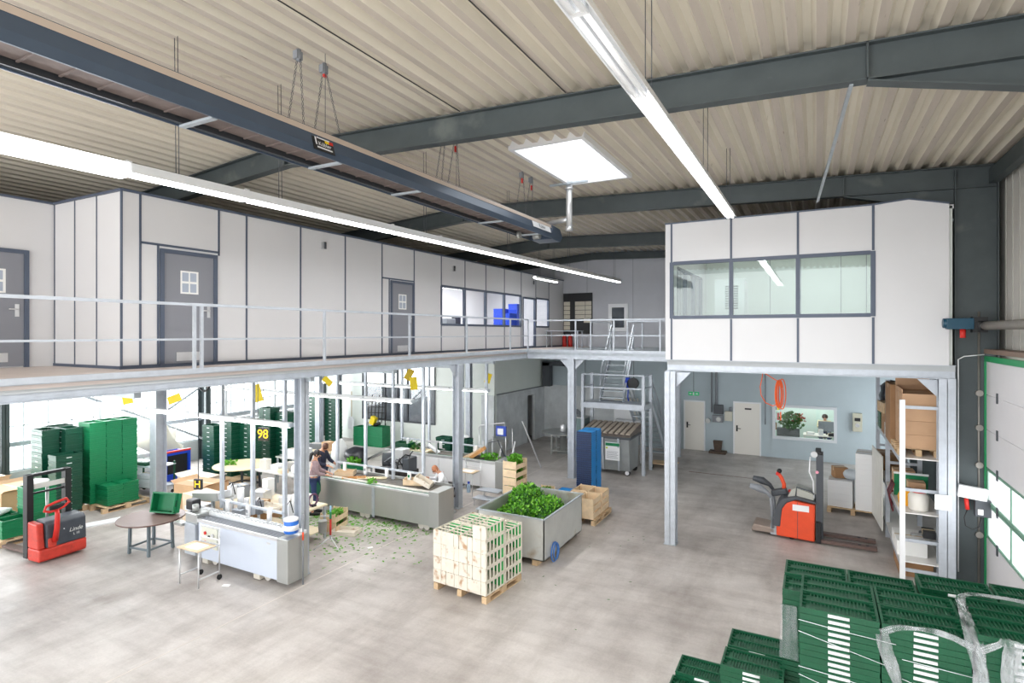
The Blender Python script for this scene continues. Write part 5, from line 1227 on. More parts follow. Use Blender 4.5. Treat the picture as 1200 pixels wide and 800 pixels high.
for i,(x,y,z,s,m,l,r) in enumerate((
  (RXW+.25,16.5,2.37,(.6,.8,.5),cardd,'brown carton left of the white packs on the top rack level',0),
  (RXW+.15,16.6,2.87,(.5,.7,.25),woodp,'dark wooden box on the brown carton at the top of the rack',.1),
  (RXW+.1,16.0,2.37,(.3,.4,.16),white,'white pack at the front of the top rack level, lower of two',0),
  (RXW+.1,16.0,2.53,(.3,.4,.16),white,'white pack at the front of the top rack level, upper of two',0),
  (RXW+.2,17.6,1.32,(.5,.8,.4),cardd,'brown carton on the middle rack level at the far end',.1),
  (RXW+.25,15.5,1.31,(.4,.4,.42),cb,'brown carton with red print band on the middle rack level',.0),
  (RXW+.35,14.45,1.31,(.3,.3,.4),cb,'small tan carton beside the green panel on the rack',0),
  (RXW+.2,14.2,.36,(.5,.9,.28),paper,'white plastic lined bin on the lowest rack level',0),
  (RXW+.45,13.65,.82,(.2,.3,.14),black,'black battery box on the small rack ledge',0),
  (RXW+.25,14.1,.0,(.55,1.0,.3),cardd,'flattened brown cardboard pile at the rack foot',0),
 )): boxy('cardboard_box' if m in(cardd,cb) else 'storage_box',l,'box',(x,y,z),s,m,r)
crate_simple('green_crate','dark green crate on the rear part of the upper rack level','crate',(RXW+.2,17.5,2.37),(.5,.6,.4),green)
t=thing('garbage_bag','black bag stuffed at the top rear of the rack','bag',(0,0,0)); bpy.data.objects.remove(t)
sack('garbage_bag','black bag at the top rear end of the rack above the green crate','bag',(RXW+.25,17.4,2.78),(.6,.8,.8),mat('bag_black',(26,28,36),.3),4)
t=thing('upright_board','green board standing on the middle rack level','board',(RXW+.3,14.75,1.31)); G().box(-.3,-.01,0,.3,.01,.48).mk('panel',greenb,t); G().box(-.31,-.015,.46,.31,.015,.5).mk('edge_trim',white,t)
t=thing('power_washer','yellow and black pressure washer on the middle rack level','washer',(RXW+.17,14.0,1.31)); yw=mat('washer_yellow',(244,176,24),.4)
G().prism([(-.16,0),(.18,0),(.2,.2),(.1,.34),(-.12,.3),(-.18,.15)],'Y',-.12,.12).mk('yellow_body',yw,t,bevel=.02); G().cyl((.14,-.05,.2),(.26,-.05,.24),.06,n=12).box(-.15,-.1,.3,.05,.1,.34).mk('black_pump',black,t)
t=thing('white_canister','white translucent canister with red lid on the middle rack level','canister',(RXW+.3,13.72,1.31)); G().lathe([(.15,0),(.17,.03),(.175,.28),(.13,.34),(.12,.35)],n=22).mk('jar',mat('canister_white',(232,228,220),.35),t); G().lathe([(.125,.35),(.125,.38),(.05,.39)],n=22).mk('lid',red,t)
t=thing('hand_tools','loose clamps on the small rack ledge','tool',(RXW+.28,13.65,.81)); G().obox((0,0,.03),(.24,.05,.04),rz=.4).mk('steel_bar',steel,t); G().obox((.1,.08,.05),(.14,.06,.05),rz=-.5).mk('grip',dgrey,t)
t=thing('cable_bundle','dark red and black cables hanging in the rack','cable',(RXW-.02,14.7,1.25))
for k in range(5): G().tube([(.0,.1*k-.2,.35),(-.08,.1*k-.2+.05,.1),(-.02,.1*k-.15,-.25),(.02,.1*k-.1,-.1+.05*k)],.014,6).mk('cable',black if k%2 else mat('dark_red',(110,30,40),.5),t)
# white film wrapped sheet hanging on rack side
tag(G().box(0,0,0,.02,1.5,1.75).mk('wrapped_sheets',mat('wrap_white',(232,230,222),.5,0,.05,6),None,loc=(RXW-.12,15.9,.15),rz=.06),'tall white wrapped panel leaning on the front of the rack','panel')
# ---- white foam boxes pallet
pallet('pallet under the white foam boxes near the rack',(.9,17.9,0),1.2,.95,-.12)
fm=mat('foam_white',(240,241,242),.5)
for j in range(11): boxy('foam_box','white foam box in the tall pile, %s from below'%ordn(j+1),'box',(1.2,17.85,.145+.135*j),(.5,.75,.134),fm,-.12,group='white foam boxes in the tall pile')
for j in range(4): boxy('foam_box','white foam box in the low pile, %s from below'%ordn(j+1),'box',(.6,17.95,.145+.175*j),(.58,.75,.174),mat('foam_grey2',(224,226,228),.6),-.12,group='white foam boxes in the low pile')
boxy('cardboard_box','small brown carton on the low white pile','cardboard box',(.56,18.0,.86),(.32,.3,.28),cardd,.3)
sack('plastic_bag','crumpled translucent plastic bag beside the brown carton','bag',(.82,17.8,.855),(.4,.45,.28),mat('bag_pale',(190,198,204),.3),8)
t=thing('strap_handle','brown tape handle','x',(0,0,0)); bpy.data.objects.remove(t)
# ---- small floor litter
rnd=random.Random(5)
g=G()
for k in range(1100):
    if rnd.random()<.6: x=rnd.gauss(-11.1,.8); y=rnd.gauss(10.6,.45)
    elif rnd.random()<.5: x=rnd.gauss(-9.3,.8); y=rnd.gauss(11.1,.3)
    else: x=rnd.gauss(-9.6,1.1); y=rnd.gauss(9.9,.6)
    a=rnd.uniform(0,6.28); l=rnd.uniform(.025,.07); d=Vector((math.cos(a),math.sin(a),0)); n=Vector((-d.y,d.x,0)); p=Vector((x,y,.003))
    g.add([p,p+d*l+n*l*.4+Vector((0,0,.01)),p+d*l*2,p+d*l-n*l*.4],[(0,1,2,3)])
tag(g.mk('leaf_litter',leafg),'scattered green leaves on the floor around the sorting table','leaves',None,'stuff')
g=G()
for k in range(60):
    x=rnd.uniform(-9,-3); y=rnd.uniform(8.5,14); a=rnd.uniform(0,6.28); l=rnd.uniform(.015,.04); d=Vector((math.cos(a),math.sin(a),0)); n=Vector((-d.y,d.x,0)); p=Vector((x,y,.003))
    g.add([p,p+d*l+n*l*.4,p+d*l*2,p+d*l-n*l*.4],[(0,1,2,3)])
tag(g.mk('leaf_litter',leafd),'few stray leaves on the open floor around the pallets','leaves',None,'stuff')
tag(G().box(-3.9,20.3,.0,-1.6,20.34,.004).mk('floor_strip',mat('rusty_strip',(120,90,76),.7)),'thin rusty brown strip set in the floor before the white doors','floor strip')
tag(G().obox((0,0,.003),(.14,.08,.006),rz=.4).mk('paper_scrap',paper,None,loc=(-9.9,7.0,0)),'white paper scrap on the floor before the nearest conveyor','paper')
tag(G().obox((0,0,.003),(.12,.08,.006),rz=1.0).mk('paper_scrap',paper,None,loc=(-8.8,9.75,0)),'white paper scrap on the floor before the sorting table','paper')
# ---- interior of the back office
t=thing('office_planter','dark grey planter box with red tipped leafy plants behind the interior window','planter',(-.97,24.62,.6)); G().box(-.4,-.1,0,.4,.15,.5).mk('planter_box',mat('planter_dark',(72,80,78),.5),t,bevel=.02); g=G(); leafball(g,(.1,0,.75),(.4,.2,.38),240,.16,12); g.cur=0; g.mk('foliage',leafd,t); g=G(); leafball(g,(.35,0,.85),(.25,.15,.25),60,.1,13); g.mk('red_leaves',mat('leaf_red',(150,60,40),.6),t)
G().box(-.38,-.1,-.6,.38,.15,0).mk('stand',cream,t)
t=thing('window_desk','cluttered pale desk behind the interior window','desk',(.3,25.0,0)); G().box(-.75,-.35,.85,.75,.35,.88).mk('desktop',cream,t)
for x in (-.7,.7): G().box(x-.02,-.3,0,x+.02,.3,.85).mk('panel_leg',cream,t)
for i,(x,y,s,m,l) in enumerate(((-.2,24.85,(.25,.18,.1),paper,'low white paper tray on the window desk'),(.15,24.9,(.15,.12,.22),white,'white desktop box on the window desk'),(.5,24.8,(.2,.15,.12),black,'black telephone shaped box on the window desk'))): boxy('desk_box',l,'box',(x,y,.88),s,m,.2)
t=thing('wall_shelf','white shelf with files at the left inside the back office','shelf',(-1.55,25.6,0)); G().box(-.3,-.2,0,-.27,.4,2.2).box(.27,-.2,0,.3,.4,2.2).mk('side_board',white,t)
for z in (.4,.85,1.25,1.65,2.0): G().box(-.27,-.2,z,.27,.4,z+.03).mk('shelf_board',white,t)
k=0
for z in (.88,1.28,1.68):
    for i in range(5): k+=1; tag(G().box(0,0,0,.07,.28,.26).mk('file_folder',(cardd,paper,red,mgrey,yellow)[(i+int(z*3))%5],None,loc=(-1.8+.1*i,25.45,z+.001)),'%s file from the left on the %s office shelf level'%(ordn(i+1),{.88:'lower',1.28:'middle',1.68:'upper'}[z]),'file','files on the back office shelf')
t=thing('computer_monitor','grey monitor on the desk before the seated office worker','monitor',(.35,25.15,.88)); G().box(-.28,-.02,.12,.28,.02,.5).mk('screen',mgrey,t); G().cyl((0,0,0),(0,0,.14),.03).mk('stand',dgrey,t)
tag(G().box(-.35,0,0,.35,.02,.4).mk('wall_picture',mat('picture_grey',(150,160,172),.5,0,.3,4),None,loc=(.5,26.57,1.75)),'grey picture on the far wall of the back office','picture')
# ================================================================ PEOPLE
def skin_mesh(name,V,E_,R,m,parent,root=0,sub=1):
    me=bpy.data.meshes.new(name); me.from_pydata([tuple(v) for v in V],E_,[]); me.materials.append(m)
    bm=bmesh.new(); bm.from_mesh(me); L=bm.verts.layers.skin.verify(); bm.verts.ensure_lookup_table()
    for i,v in enumerate(bm.verts): v[L].radius=R[i] if isinstance(R[i],tuple) else (R[i],R[i]); v[L].use_root=(i==root)
    bm.to_mesh(me); bm.free()
    o=bpy.data.objects.new(name,me); C.objects.link(o); o.parent=parent
    s=o.modifiers.new('skin','SKIN'); s.use_smooth_shade=True
    u=o.modifiers.new('sub','SUBSURF'); u.levels=sub; u.render_levels=sub
    return o
def person(label,loc,rz,J,shirt,trousers,hair,ponytail=False,apron=None,bald=False,category='person'):
    t=thing('person',label,category,loc,rz); v=lambda k:Vector(J[k])
    V=[];R=[];E_=[]
    def add(p,r,par=None):
        V.append(Vector(p));R.append(r)
        if par is not None:E_.append((par,len(V)-1))
        return len(V)-1
    pel=add(v('pelvis'),(.13,.10)); sp=add(v('chest').lerp(v('pelvis'),.5),(.12,.10),pel); ch=add(v('chest'),(.145,.11),sp)
    nb=add(v('neck'),.055,ch); up=(v('head')-v('neck')).normalized()
    j=add(v('neck')+up*.07,.052,nb); h1=add(v('head')-up*.03,(.078,.085),j); h2=add(v('head')+up*.045,(.082,.095),h1); add(v('head')+up*.11,(.055,.06),h2)
    for s in 'LR':
        sh=add(v('sh'+s),.055,ch); el=add(v('el'+s),.042,sh); wr=add(v('wr'+s),.028,el)
        d=(v('wr'+s)-v('el'+s)).normalized(); side=d.cross(Vector((0,0,1))); 
        if side.length<.1: side=Vector((0,1,0))
        side.normalize(); pm=add(v('wr'+s)+d*.06,(.034,.018),wr); dn=side.cross(d)
        for k in range(4):
            o_=side*(.027-.018*k); L_=(.075,.085,.08,.062)[k]
            a=add(v('wr'+s)+d*.095+o_,.009,pm); b=add(v('wr'+s)+d*(.095+L_*.5)+o_*1.15-dn*.008,.0085,a); add(v('wr'+s)+d*(.095+L_*.85)+o_*1.2-dn*.03,.007,b)
        th_=add(v('wr'+s)+d*.045+side*.035,.011,pm); add(v('wr'+s)+d*.085+side*.055-dn*.01,.009,th_)
        hp=add(v('hip'+s),.085,pel); kn=add(v('kn'+s),.058,hp); an=add(v('an'+s),.04,kn); add(v('toe'+s),.035,an)
    b=skin_mesh('body',V,E_,R,skin,t,0,1)
    # clothes follow the limbs
    V=[];R=[];E_=[]
    pel=add(v('pelvis')+Vector((0,0,-.07)),(.17,.14)); sp=add(v('chest').lerp(v('pelvis'),.5),(.155,.13),pel); ch=add(v('chest'),(.175,.135),sp); add(v('neck')-up*.01,.072,ch)
    for s in 'LR':
        sh=add(v('sh'+s),.078,ch); el=add(v('el'+s),.06,sh); add(v('wr'+s).lerp(v('el'+s),.12),.044,el)
    skin_mesh('sweater',V,E_,R,shirt,t,0,1)
    V=[];R=[];E_=[]
    pel=add(v('pelvis'),(.16,.13))
    for s in 'LR':
        hp=add(v('hip'+s),.105,pel); kn=add(v('kn'+s),.078,hp); add(v('an'+s)+Vector((0,0,.03)),.064,kn)
    skin_mesh('trousers',V,E_,R,trousers,t,0,1)
    for s in 'LR':
        a=v('an'+s);tt=v('toe'+s); d=(tt-a); d.z=0; d.normalize()
        g=G(); g.tube([(a.x-d.x*.06,a.y-d.y*.06,.05),(a.x+d.x*.03,a.y+d.y*.03,.055),(a.x+d.x*.13,a.y+d.y*.13,.045),(a.x+d.x*.2,a.y+d.y*.2,.035)],[.04,.05,.045,.03],10); g.mk('shoe',black,t)
    hc=v('head')+up*.05; f=Vector(J['face']).normalized()
    g=G(); g.sphere((0,0,0),1,18,12,(.096,.104,.108)); 
    for i,q in enumerate(g.v):
        n_=q.copy(); 
        cutf=f.dot(n_)/.1; low=-.02
        if cutf>.35 and n_.z<.055: n_=n_*.82
        if bald and n_.z>.02: n_=n_*.90
        g.v[i]=hc+Vector((n_.x,n_.y,max(n_.z,-.075)))
    g.mk('hair',hair,t)
    if ponytail: G().tube([hc-f*.09,hc-f*.13-up*.06,hc-f*.12-up*.16,hc-f*.11-up*.25],[.04,.05,.045,.02],10).mk('ponytail',hair,t)
    side=up.cross(f).normalized()
    G().tube([hc+f*.088-up*.02,hc+f*.112-up*.05,hc+f*.092-up*.055],[.008,.014,.008],8).mk('nose',skin,t)
    for s in (-1,1):
        G().sphere(tuple(hc+f*.088+side*s*.032-up*.01),.011,10,6).mk('eye',black,t); G().sphere(tuple(hc+side*s*.088-up*.03),.022,10,6,(.6,1,1.3)).mk('ear',skin,t)
    G().sphere(tuple(hc+f*.084-up*.085),.02,10,6,(1,1,.4)).mk('mouth',mat('lips',(180,100,90),.5),t)
    if apron:
        w_=apron
        V=[];R=[];E_=[]
        a=add(v('pelvis')+Vector((0,0,.06)),(.17,.15)); b=add(v('pelvis')-Vector((0,0,.18)),(.2,.17),a); add(v('pelvis')-Vector((0,0,.52)),(.21,.17),b)
        skin_mesh('apron',V,E_,R,w_,t,0,1)
        G().tube([v('pelvis')+Vector((.19*math.cos(q),.16*math.sin(q),.1)) for q in [2*PI*i/16 for i in range(16)]],.012,6,True).mk('apron_string',white,t)
    return t
STAND=dict(pelvis=(0,0,.95),chest=(0.02,0,1.28),neck=(.03,0,1.44),head=(.07,0,1.56),face=(1,0,-.3),
  shL=(.02,.19,1.38),elL=(.12,.25,1.12),wrL=(.34,.18,1.05),shR=(.02,-.19,1.38),elR=(.12,-.25,1.12),wrR=(.34,-.16,1.05),
  hipL=(0,.09,.9),knL=(.03,.1,.5),anL=(0,.11,.08),toeL=(.14,.12,.03),hipR=(0,-.09,.9),knR=(.02,-.1,.5),anR=(-.03,-.12,.08),toeR=(.12,-.13,.03))
person('woman with dark ponytail, mauve sweater and green apron at the table end',(-11.75,10.85,0),.75,STAND,mat('mauve_wool',(150,128,132),.8,0,.08,20),mat('denim',(44,62,104),.8,0,.1,20),mat('hair_black',(30,24,26),.5),ponytail=True,apron=mat('apron_green',(30,100,76),.6))
person('brown haired worker in a dark navy top behind the ponytailed woman',(-12.55,11.85,0),.2,dict(STAND,head=(.12,0,1.52),face=(1,0,-.6)),mat('navy_top',(34,38,60),.8),mat('denim_dark',(40,46,66),.8),mat('hair_brown',(92,60,44),.5))
BEND=dict(pelvis=(-.12,0,.62),chest=(.1,0,.9),neck=(.22,0,1.02),head=(.32,0,1.07),face=(1,0,-1.2),
  shL=(.14,.19,.98),elL=(.26,.25,.84),wrL=(.48,.18,.93),shR=(.14,-.19,.98),elR=(.26,-.25,.84),wrR=(.48,-.14,.93),
  hipL=(-.1,.1,.58),knL=(.26,.14,.5),anL=(.2,.14,.08),toeL=(.34,.14,.03),hipR=(-.1,-.1,.58),knR=(.26,-.14,.5),anR=(.2,-.14,.08),toeR=(.34,-.14,.03))
person('balding ginger haired worker in white and blue jacket bent over behind the sorting table',(-8.75,12.55,0),-2.3,dict(BEND,pelvis=(-.06,0,.62),chest=(.06,0,.95),neck=(.13,0,1.09),head=(.22,0,1.17),shL=(.08,.19,1.03),shR=(.08,-.19,1.03),elL=(.2,.25,.86),elR=(.2,-.25,.86),wrL=(.42,.18,.95),wrR=(.42,-.14,.95)),mat('white_jacket',(236,238,242),.6),mat('denim_dark',(40,46,66),.8),mat('hair_ginger',(168,108,74),.6),bald=True)
t=thing('worker_seat','low round stool under the bent over worker','stool',(-8.68,12.66,0)); G().lathe([(.17,.42),(.18,.43),(.18,.47),(.17,.48)],n=20).mk('seat',black,t); G().cyl((0,0,.03),(0,0,.42),.03).mk('column',steel,t); G().lathe([(.2,0),(.2,.03),(.05,.05)],n=20).mk('foot',steel,t)
SIT=dict(BEND,pelvis=(-.1,0,.55),chest=(-.02,0,.9),neck=(.0,0,1.05),head=(.03,0,1.17),face=(1,0,-.2),shL=(-.02,.19,1.0),elL=(.05,.25,.78),wrL=(.3,.18,.92),shR=(-.02,-.19,1.0),elR=(.05,-.25,.78),wrR=(.3,-.14,.92))
person('man in a beige shirt seated behind the interior office window',(.3,25.95,.25),-PI/2,SIT,mat('beige_shirt',(206,196,160),.7),mat('denim',(44,62,104),.8),mat('hair_dark',(52,42,38),.5))
t=thing('office_chair','office chair under the seated office man','chair',(.3,26.0,0)); G().box(-.25,-.2,.62,.25,.25,.7).mk('seat',dgrey,t,bevel=.02); G().box(-.24,.25,.7,.24,.3,1.2).mk('backrest',dgrey,t,bevel=.02); G().cyl((0,0,.05),(0,0,.62),.03).mk('column',steel,t); G().box(-.28,-.03,.0,.28,.03,.05).box(-.03,-.28,0,.03,.28,.05).mk('foot_cross',black,t)
t=thing('work_light_box','wooden boxes stacked right of the bent over worker','crate',(-8.25,12.35,.0)); bpy.data.objects.remove(t)
# ================================================================ CRATES IN STACKS
def folded_crate(name,w_,d_,h_,m,slot=None,detail=True,face='-Y'):
    """prototype of a folded crate: tray with rim and ribs + optional white label slot"""
    t=thing(name,'x','crate',(0,0,0)); e=.018; a,b=w_/2,d_/2; hh=h_-.002; g=G()
    g.box(-a+e,-b+e,.001,a-e,b-e,.012)
    g.box(-a,-b,0,a,-b+e,hh); g.box(-a,b-e,0,a,b,hh); g.box(-a,-b+e,0,-a+e,b-e,hh); g.box(a-e,-b+e,0,a,b-e,hh)
    if detail:
        g.box(-a+.05,-b+.05,.012,a-.05,b-.05,hh*.45)
        n=16
        for k in range(n):
            x=-a+.07+(w_-.14)*(k+.5)/n
            g.box(x-.006,-b+.03,hh*.45,x+.006,-.01,hh*.7); g.box(x-.006,.01,hh*.45,x+.006,b-.03,hh*.7)
        g.box(-a+.02,-.012,.01,a-.02,.012,hh*.9)
        for s in (-1,1):
            for k in range(5):
                y=-b+.05+(d_-.1)*k/4; g.box(s*(a-.018)-.03*(s>0),y-.005,hh*.4,s*(a-.018)+.03*(s<0),y+.005,hh*.95)
    g.box(-a-.002,-b-.002,hh-.012,a+.002,-b,hh-.0005); g.box(-a-.002,b,hh-.012,a+.002,b+.002,hh-.0005); g.box(-a-.002,-b,hh-.012,-a,b,hh); g.box(a,-b,hh-.012,a+.002,b,hh)
    if detail:
        for k in range(10):
            x=-a+.04+(w_-.08)*k/9
            if abs(x)>.12: g.box(x-.004,-b-.003,.004,x+.004,-b,hh-.012)
    g.mk('tray',m,t)
    if slot:
        sw,sh=slot; g=G(); zc=hh*.42
        if face=='-Y': g.tube([(-sw/2+sh/2,-b-.0015,zc),(sw/2-sh/2,-b-.0015,zc)],sh/2,8)
        else: g.tube([(a+.0015,-sw/2+sh/2,zc),(a+.0015,sw/2-sh/2,zc)],sh/2,8)
        g.mk('label_slot',white,t)
    return t
class Stacker:
    def __init__(s,proto): s.p=proto; s.used=False
    def put(s,loc,rz,label,group):
        if not s.used:
            s.used=True; o=s.p; o.location=loc; o.rotation_euler=(0,0,rz); o['label']=label; o['group']=group; return o
        return copy_tree(s.p,None,loc,rz,label,group)
rnd=random.Random(21)
FG=folded_crate('folded_crate',.598,.398,.052,green,slot=(.19,.028)); fg=Stacker(FG)
P_=.052
fc_stuff=G()
def column(st,x,y,ztop,n,where,group,pitch=P_,rz=0,w_=.598,d_=.398,rest=True,zmin=.15,jit=.003):
    for k in range(n):
        z=ztop-pitch*(k+1)
        st.put((x+rnd.uniform(-jit,jit),y+rnd.uniform(-jit,jit),z),rz,('green folded crate, topmost, %s'%where) if k==0 else ('green folded crate, %s from top, %s'%(ordn(k+1),where)),group)
    if rest:
        z=ztop-pitch*n
        while z-pitch>zmin-.03:
            z-=pitch; fc_stuff.box(x-w_/2,y-d_/2,z,x+w_/2,y+d_/2,z+pitch-.004); fc_stuff.box(x-w_/2-.004,y-d_/2-.004,z+pitch-.016,x+w_/2+.004,y+d_/2+.004,z+pitch-.004)
GF='folded green crates in the foreground'
column(fg,.17,5.85,2.38,20,'front column with the left white slots',GF)
column(fg,.78,5.85,2.38,20,'front column with the middle white slots',GF)
column(fg,1.42,5.86,2.44,20,'front column at the right edge',GF)
column(fg,.17,6.26,2.37,3,'just behind the left slotted column',GF)
column(fg,.78,6.26,2.38,3,'just behind the middle slotted column',GF)
column(fg,1.42,6.27,2.42,3,'just behind the right edge column',GF)
column(fg,-.01,6.72,2.16,14,'second row, sticking out at the left',GF)
column(fg,.60,6.72,2.17,3,'second row in the middle',GF)
column(fg,1.22,6.74,2.22,3,'second row at the right',GF)
column(fg,-.01,7.13,2.18,3,'rearmost row at the left corner',GF)
column(fg,.60,7.13,2.18,3,'rearmost row in the middle',GF)
column(fg,1.22,7.15,2.26,3,'rearmost row, raised right part',GF)
column(fg,1.84,7.16,2.27,3,'rearmost row at the right picture edge',GF)
column(fg,-.57,6.90,1.35,4,'rear row of the low foreground stack',GF)
column(fg,-.585,6.48,1.34,9,'front row of the low foreground stack',GF)
column(fg,-1.17,7.03,.82,4,'rear row of the lowest foreground stack',GF)
column(fg,-1.19,6.62,.78,5,'front row of the lowest foreground stack',GF)
def pallet2(label,x,y): pallet(label,(x,y,0),1.2,.8)
pallet2('pallet under the nearest wall of green crates',.47,6.05); pallet2('pallet under the rear wall of green crates',.3,6.92)
# ---- bright tall stack far left: crates facing the aisle
S1=folded_crate('folded_crate',.58,.398,.055,greenb,slot=None,detail=False); s1=Stacker(S1)
GL='bright green folded crates far left'
for c_,y in enumerate((8.42,8.83,9.24)):
    column(s1,-17.62,y,2.36,40,'%s of bright tall wall far left'%('near end','centre','far end')[c_],GL,pitch=.055,rest=False,jit=.008)
for c_,y in enumerate((8.55,8.96)):
    column(s1,-17.02,y,.70,9,'%s of knee high block far left'%('near end','far end')[c_],GL,pitch=.06,rest=False,jit=.012)
pallet('long pallet under the bright tall green wall',(-17.3,8.85,0),1.3,1.3)
o=fc_stuff.mk('folded_crates',green); tag(o,'lower tiers of the folded green crate wall in the foreground','crates',None,'stuff')
# ---- dark crates
greend=mat('dark_green_crate_plastic',(4,72,52),.42,0,.14,6)
DC=crate_simple('stacking_crate','x','crate',(0,0,0),(.58,.39,.146),greend,wall=.016)
G().box(-.06,-.2,.05,.06,-.196,.09).mk('white_tag',white,DC); dc=Stacker(DC)
def dcol(x,y,z0,n,where,group,rz=0,pitch=.15):
    for k in range(n):
        dc.put((x+rnd.uniform(-.006,.006),y+rnd.uniform(-.006,.006),z0+pitch*k),rz,('dark green crate, %s from below, %s'%(ordn(k+1),where)),group)
GD='dark green stacking crates'
dcol(-18.15,7.55,.15,14,'behind the truck mast, left half',GD); dcol(-17.9,7.98,.15,14,'behind the truck mast, rear left',GD)
dcol(-17.35,7.66,.15,10,'behind the truck mast, shorter one',GD,PI/2); dcol(-18.55,8.0,.15,14,'behind the truck mast, wall side',GD,PI/2)
pallet('pallet under the dark crate columns at the far left',(-18.05,7.75,0),1.2,1.0)
for i,(x,y,n,wh) in enumerate(((-17.75,12.1,11,'right of the blue cage, first column'),(-17.15,12.3,12,'right of the blue cage, second column'),(-16.55,12.6,12,'right of the blue cage, third column'),(-16.9,13.6,14,'right of the blue cage, rear column'),(-16.3,13.8,13,'right of the blue cage, far rear column'))): dcol(x,y,.1,n,wh,GD)
for x,y in ((-17.45,12.2),(-16.6,13.7)): pallet('low pallet under the dark crates %s'%('beside the blue cage' if x<-17 else 'behind the pale round table'),(x,y,-.0),1.0,.9) if False else None
for i,(x,y,n,wh) in enumerate(((-18.6,17.2,15,'near the back left corner, left one'),(-17.9,17.6,14,'near the back left corner, right one'))): dcol(x,y,.0,n,wh,GD)
for i,(x,y,n,wh) in enumerate(((-11.35,16.4,8,'behind the rear conveyor, left one'),(-10.7,16.45,8,'behind the rear conveyor, right one'))): dcol(x,y,.0,n,wh,GD)
G().box(-17.8,11.8,0,-16.2,12.8,.0999).box(-17.3,13.3,0,-16.0,14.1,.0999); 
for x,y,sx,sy,l in ((-17.15,12.3,1.8,.7,'low board base under the dark crates by the blue cage'),(-16.6,13.7,1.3,.6,'low board base under the rear dark crates')): tag(G().box(-sx/2,-sy/2,0,sx/2,sy/2,.1).mk('base_board',woodp,None,loc=(x,y,0)),l,'board')
t=thing('crumpled_film','white crumpled film on top of the green crates behind the rear conveyor','film',(0,0,0)); bpy.data.objects.remove(t)
sack('crumpled_film','white crumpled film on the green crates behind the rear conveyor','film',(-10.7,16.45,1.2),(.5,.35,.1),mat('white_film',(232,234,232),.35),2)
# green tubs with a yellow tool on them
crate_simple('green_bin','bright green bin under the yellow tool, left one','bin',(-17.2,18.6,.0),(.6,.5,.8),greenb); crate_simple('green_bin','bright green bin under the yellow tool, right one','bin',(-16.4,18.7,0),(.8,.5,.85),greenb)
t=thing('yellow_tool','yellow and black cleaning machine standing on the green bin','machine',(-16.7,18.7,.86)); G().obox((0,0,.2),(.25,.2,.35),ry=.4).mk('yellow_body',yellow,t,bevel=.02); G().cyl((.05,0,.0),(.35,0,.1),.07).mk('black_wheel',black,t)
t=thing('tool_rack','black tangled tool rack against the window of the back left wall','rack',(-16.9,19.1,.9))
for k in range(6): G().cyl((-.5+.2*k,0,0),(-.45+.2*k,.05,1.1+.1*(k%2)),.018).mk('upright_bar',dk,t)
for k in range(4): G().cyl((-.55,0,.15+.25*k),(.55,0,.2+.25*k),.015).mk('cross_bar',dk,t)
G().sphere((-.35,-.05,1.0),.12,12,8,(1.4,1,.6)).mk('yellow_helmet',yellow,t)
for x in (-.5,.5): G().box(x-.02,0,-.9,x+.02,.04,0).mk('leg',dk,t)
# ---- bright crates on the pallet at the left edge
BC=crate_simple('green_crate','x','crate',(0,0,0),(.6,.42,.2),greenb,wall=.02)
G().box(.3,-.07,.12,.313,.07,.16).mk('hand_slot',green,BC); bc=Stacker(BC)
for j in range(5): bc.put((-16.55,6.72,.15+.2*j),PI/2,'bright green crate at the left edge, %s from below of the tall pile'%ordn(j+1),'bright green crates at the left edge')
for j in range(2): bc.put((-16.9,6.12,.15+.2*j),PI/2,'bright green crate at the left edge, %s of the low pile'%('lower','upper')[j],'bright green crates at the left edge')
for j in range(2): bc.put((-16.35,6.2,.15+.2*j),PI/2,'bright green crate at the left edge, %s one beside the fork tips'%('lower','upper')[j],'bright green crates at the left edge')
bc.put((-13.0,7.62,.86),.25,'bright green crate tipped on its side on the brown round table','green crate'); 
tb=[o for o in C.objects if o.get('label','').startswith('bright green crate tipped')][0]; tb.rotation_euler=(PI/2*.86,0,.28); tb.location=(-12.95,7.75,.96); tb['category']='crate'; tb['group']='green crate on the table'
for x,y,z,l in ((-16.55,6.72,1.15,'white film heap on the tall bright green pile'),(-16.9,6.12,.55,'white film heap on the low bright green pile')): sack('crumpled_film',l,'film',(x,y,z),(.4,.55,.14),MC['white_film'],3)
pallet('wooden pallet at the left edge carrying bright green crates',(-16.55,6.4,0),1.0,1.2)
boxy('cardboard_box','pale cardboard bin at the left edge by the windows','cardboard box',(-18.2,6.9,0),(1.1,1.0,.85),card,.05,flaps=True)
boxy('cardboard_box','second pale cardboard bin further left by the windows','cardboard box',(-19.6,6.7,0),(1.0,.9,.95),mat('card_pale',(226,206,178),.7),.0,flaps=True)
# ---- white poplar crates on the pallet in the open floor
t=thing('wooden_crate','x','crate',(0,0,0)); cw,cl,ch=.298,.61,.243
whitew=mat('whitened_crate_wood',(226,220,204),.6,0,.05,6)
for s in (-1,1): 
    for xa,xb in ((-cw/2,.035),(.043,cw/2)): G().box(xa,s*cl/2-.012*(s>0),0,xb,s*cl/2+.012*(s<0),ch-.004).mk('end_board',woodw,t)
    G().box(.03,s*(cl/2-.014)-.001,.01,.05,s*(cl/2-.014)+.001,ch-.01).mk('green_strip',mat('green_bright',(20,170,80),.5),t)
    mat('green_bright',(20,170,80),.5)
g=G()
for s in (-1,1):
    x=s*(cw/2-.005)
    g.box(x-.005,-cl/2,ch-.035,x+.005,cl/2,ch-.004); g.box(x-.005,-cl/2,0,x+.005,cl/2,.03)
    for k in range(6):
        y=-cl/2+.021+(cl-.042)*k/5; g.box(x-.0042,y-.02,.03,x+.0042,y+.02,ch-.035)
g.mk('slatted_sides',whitew,t)
g=G()
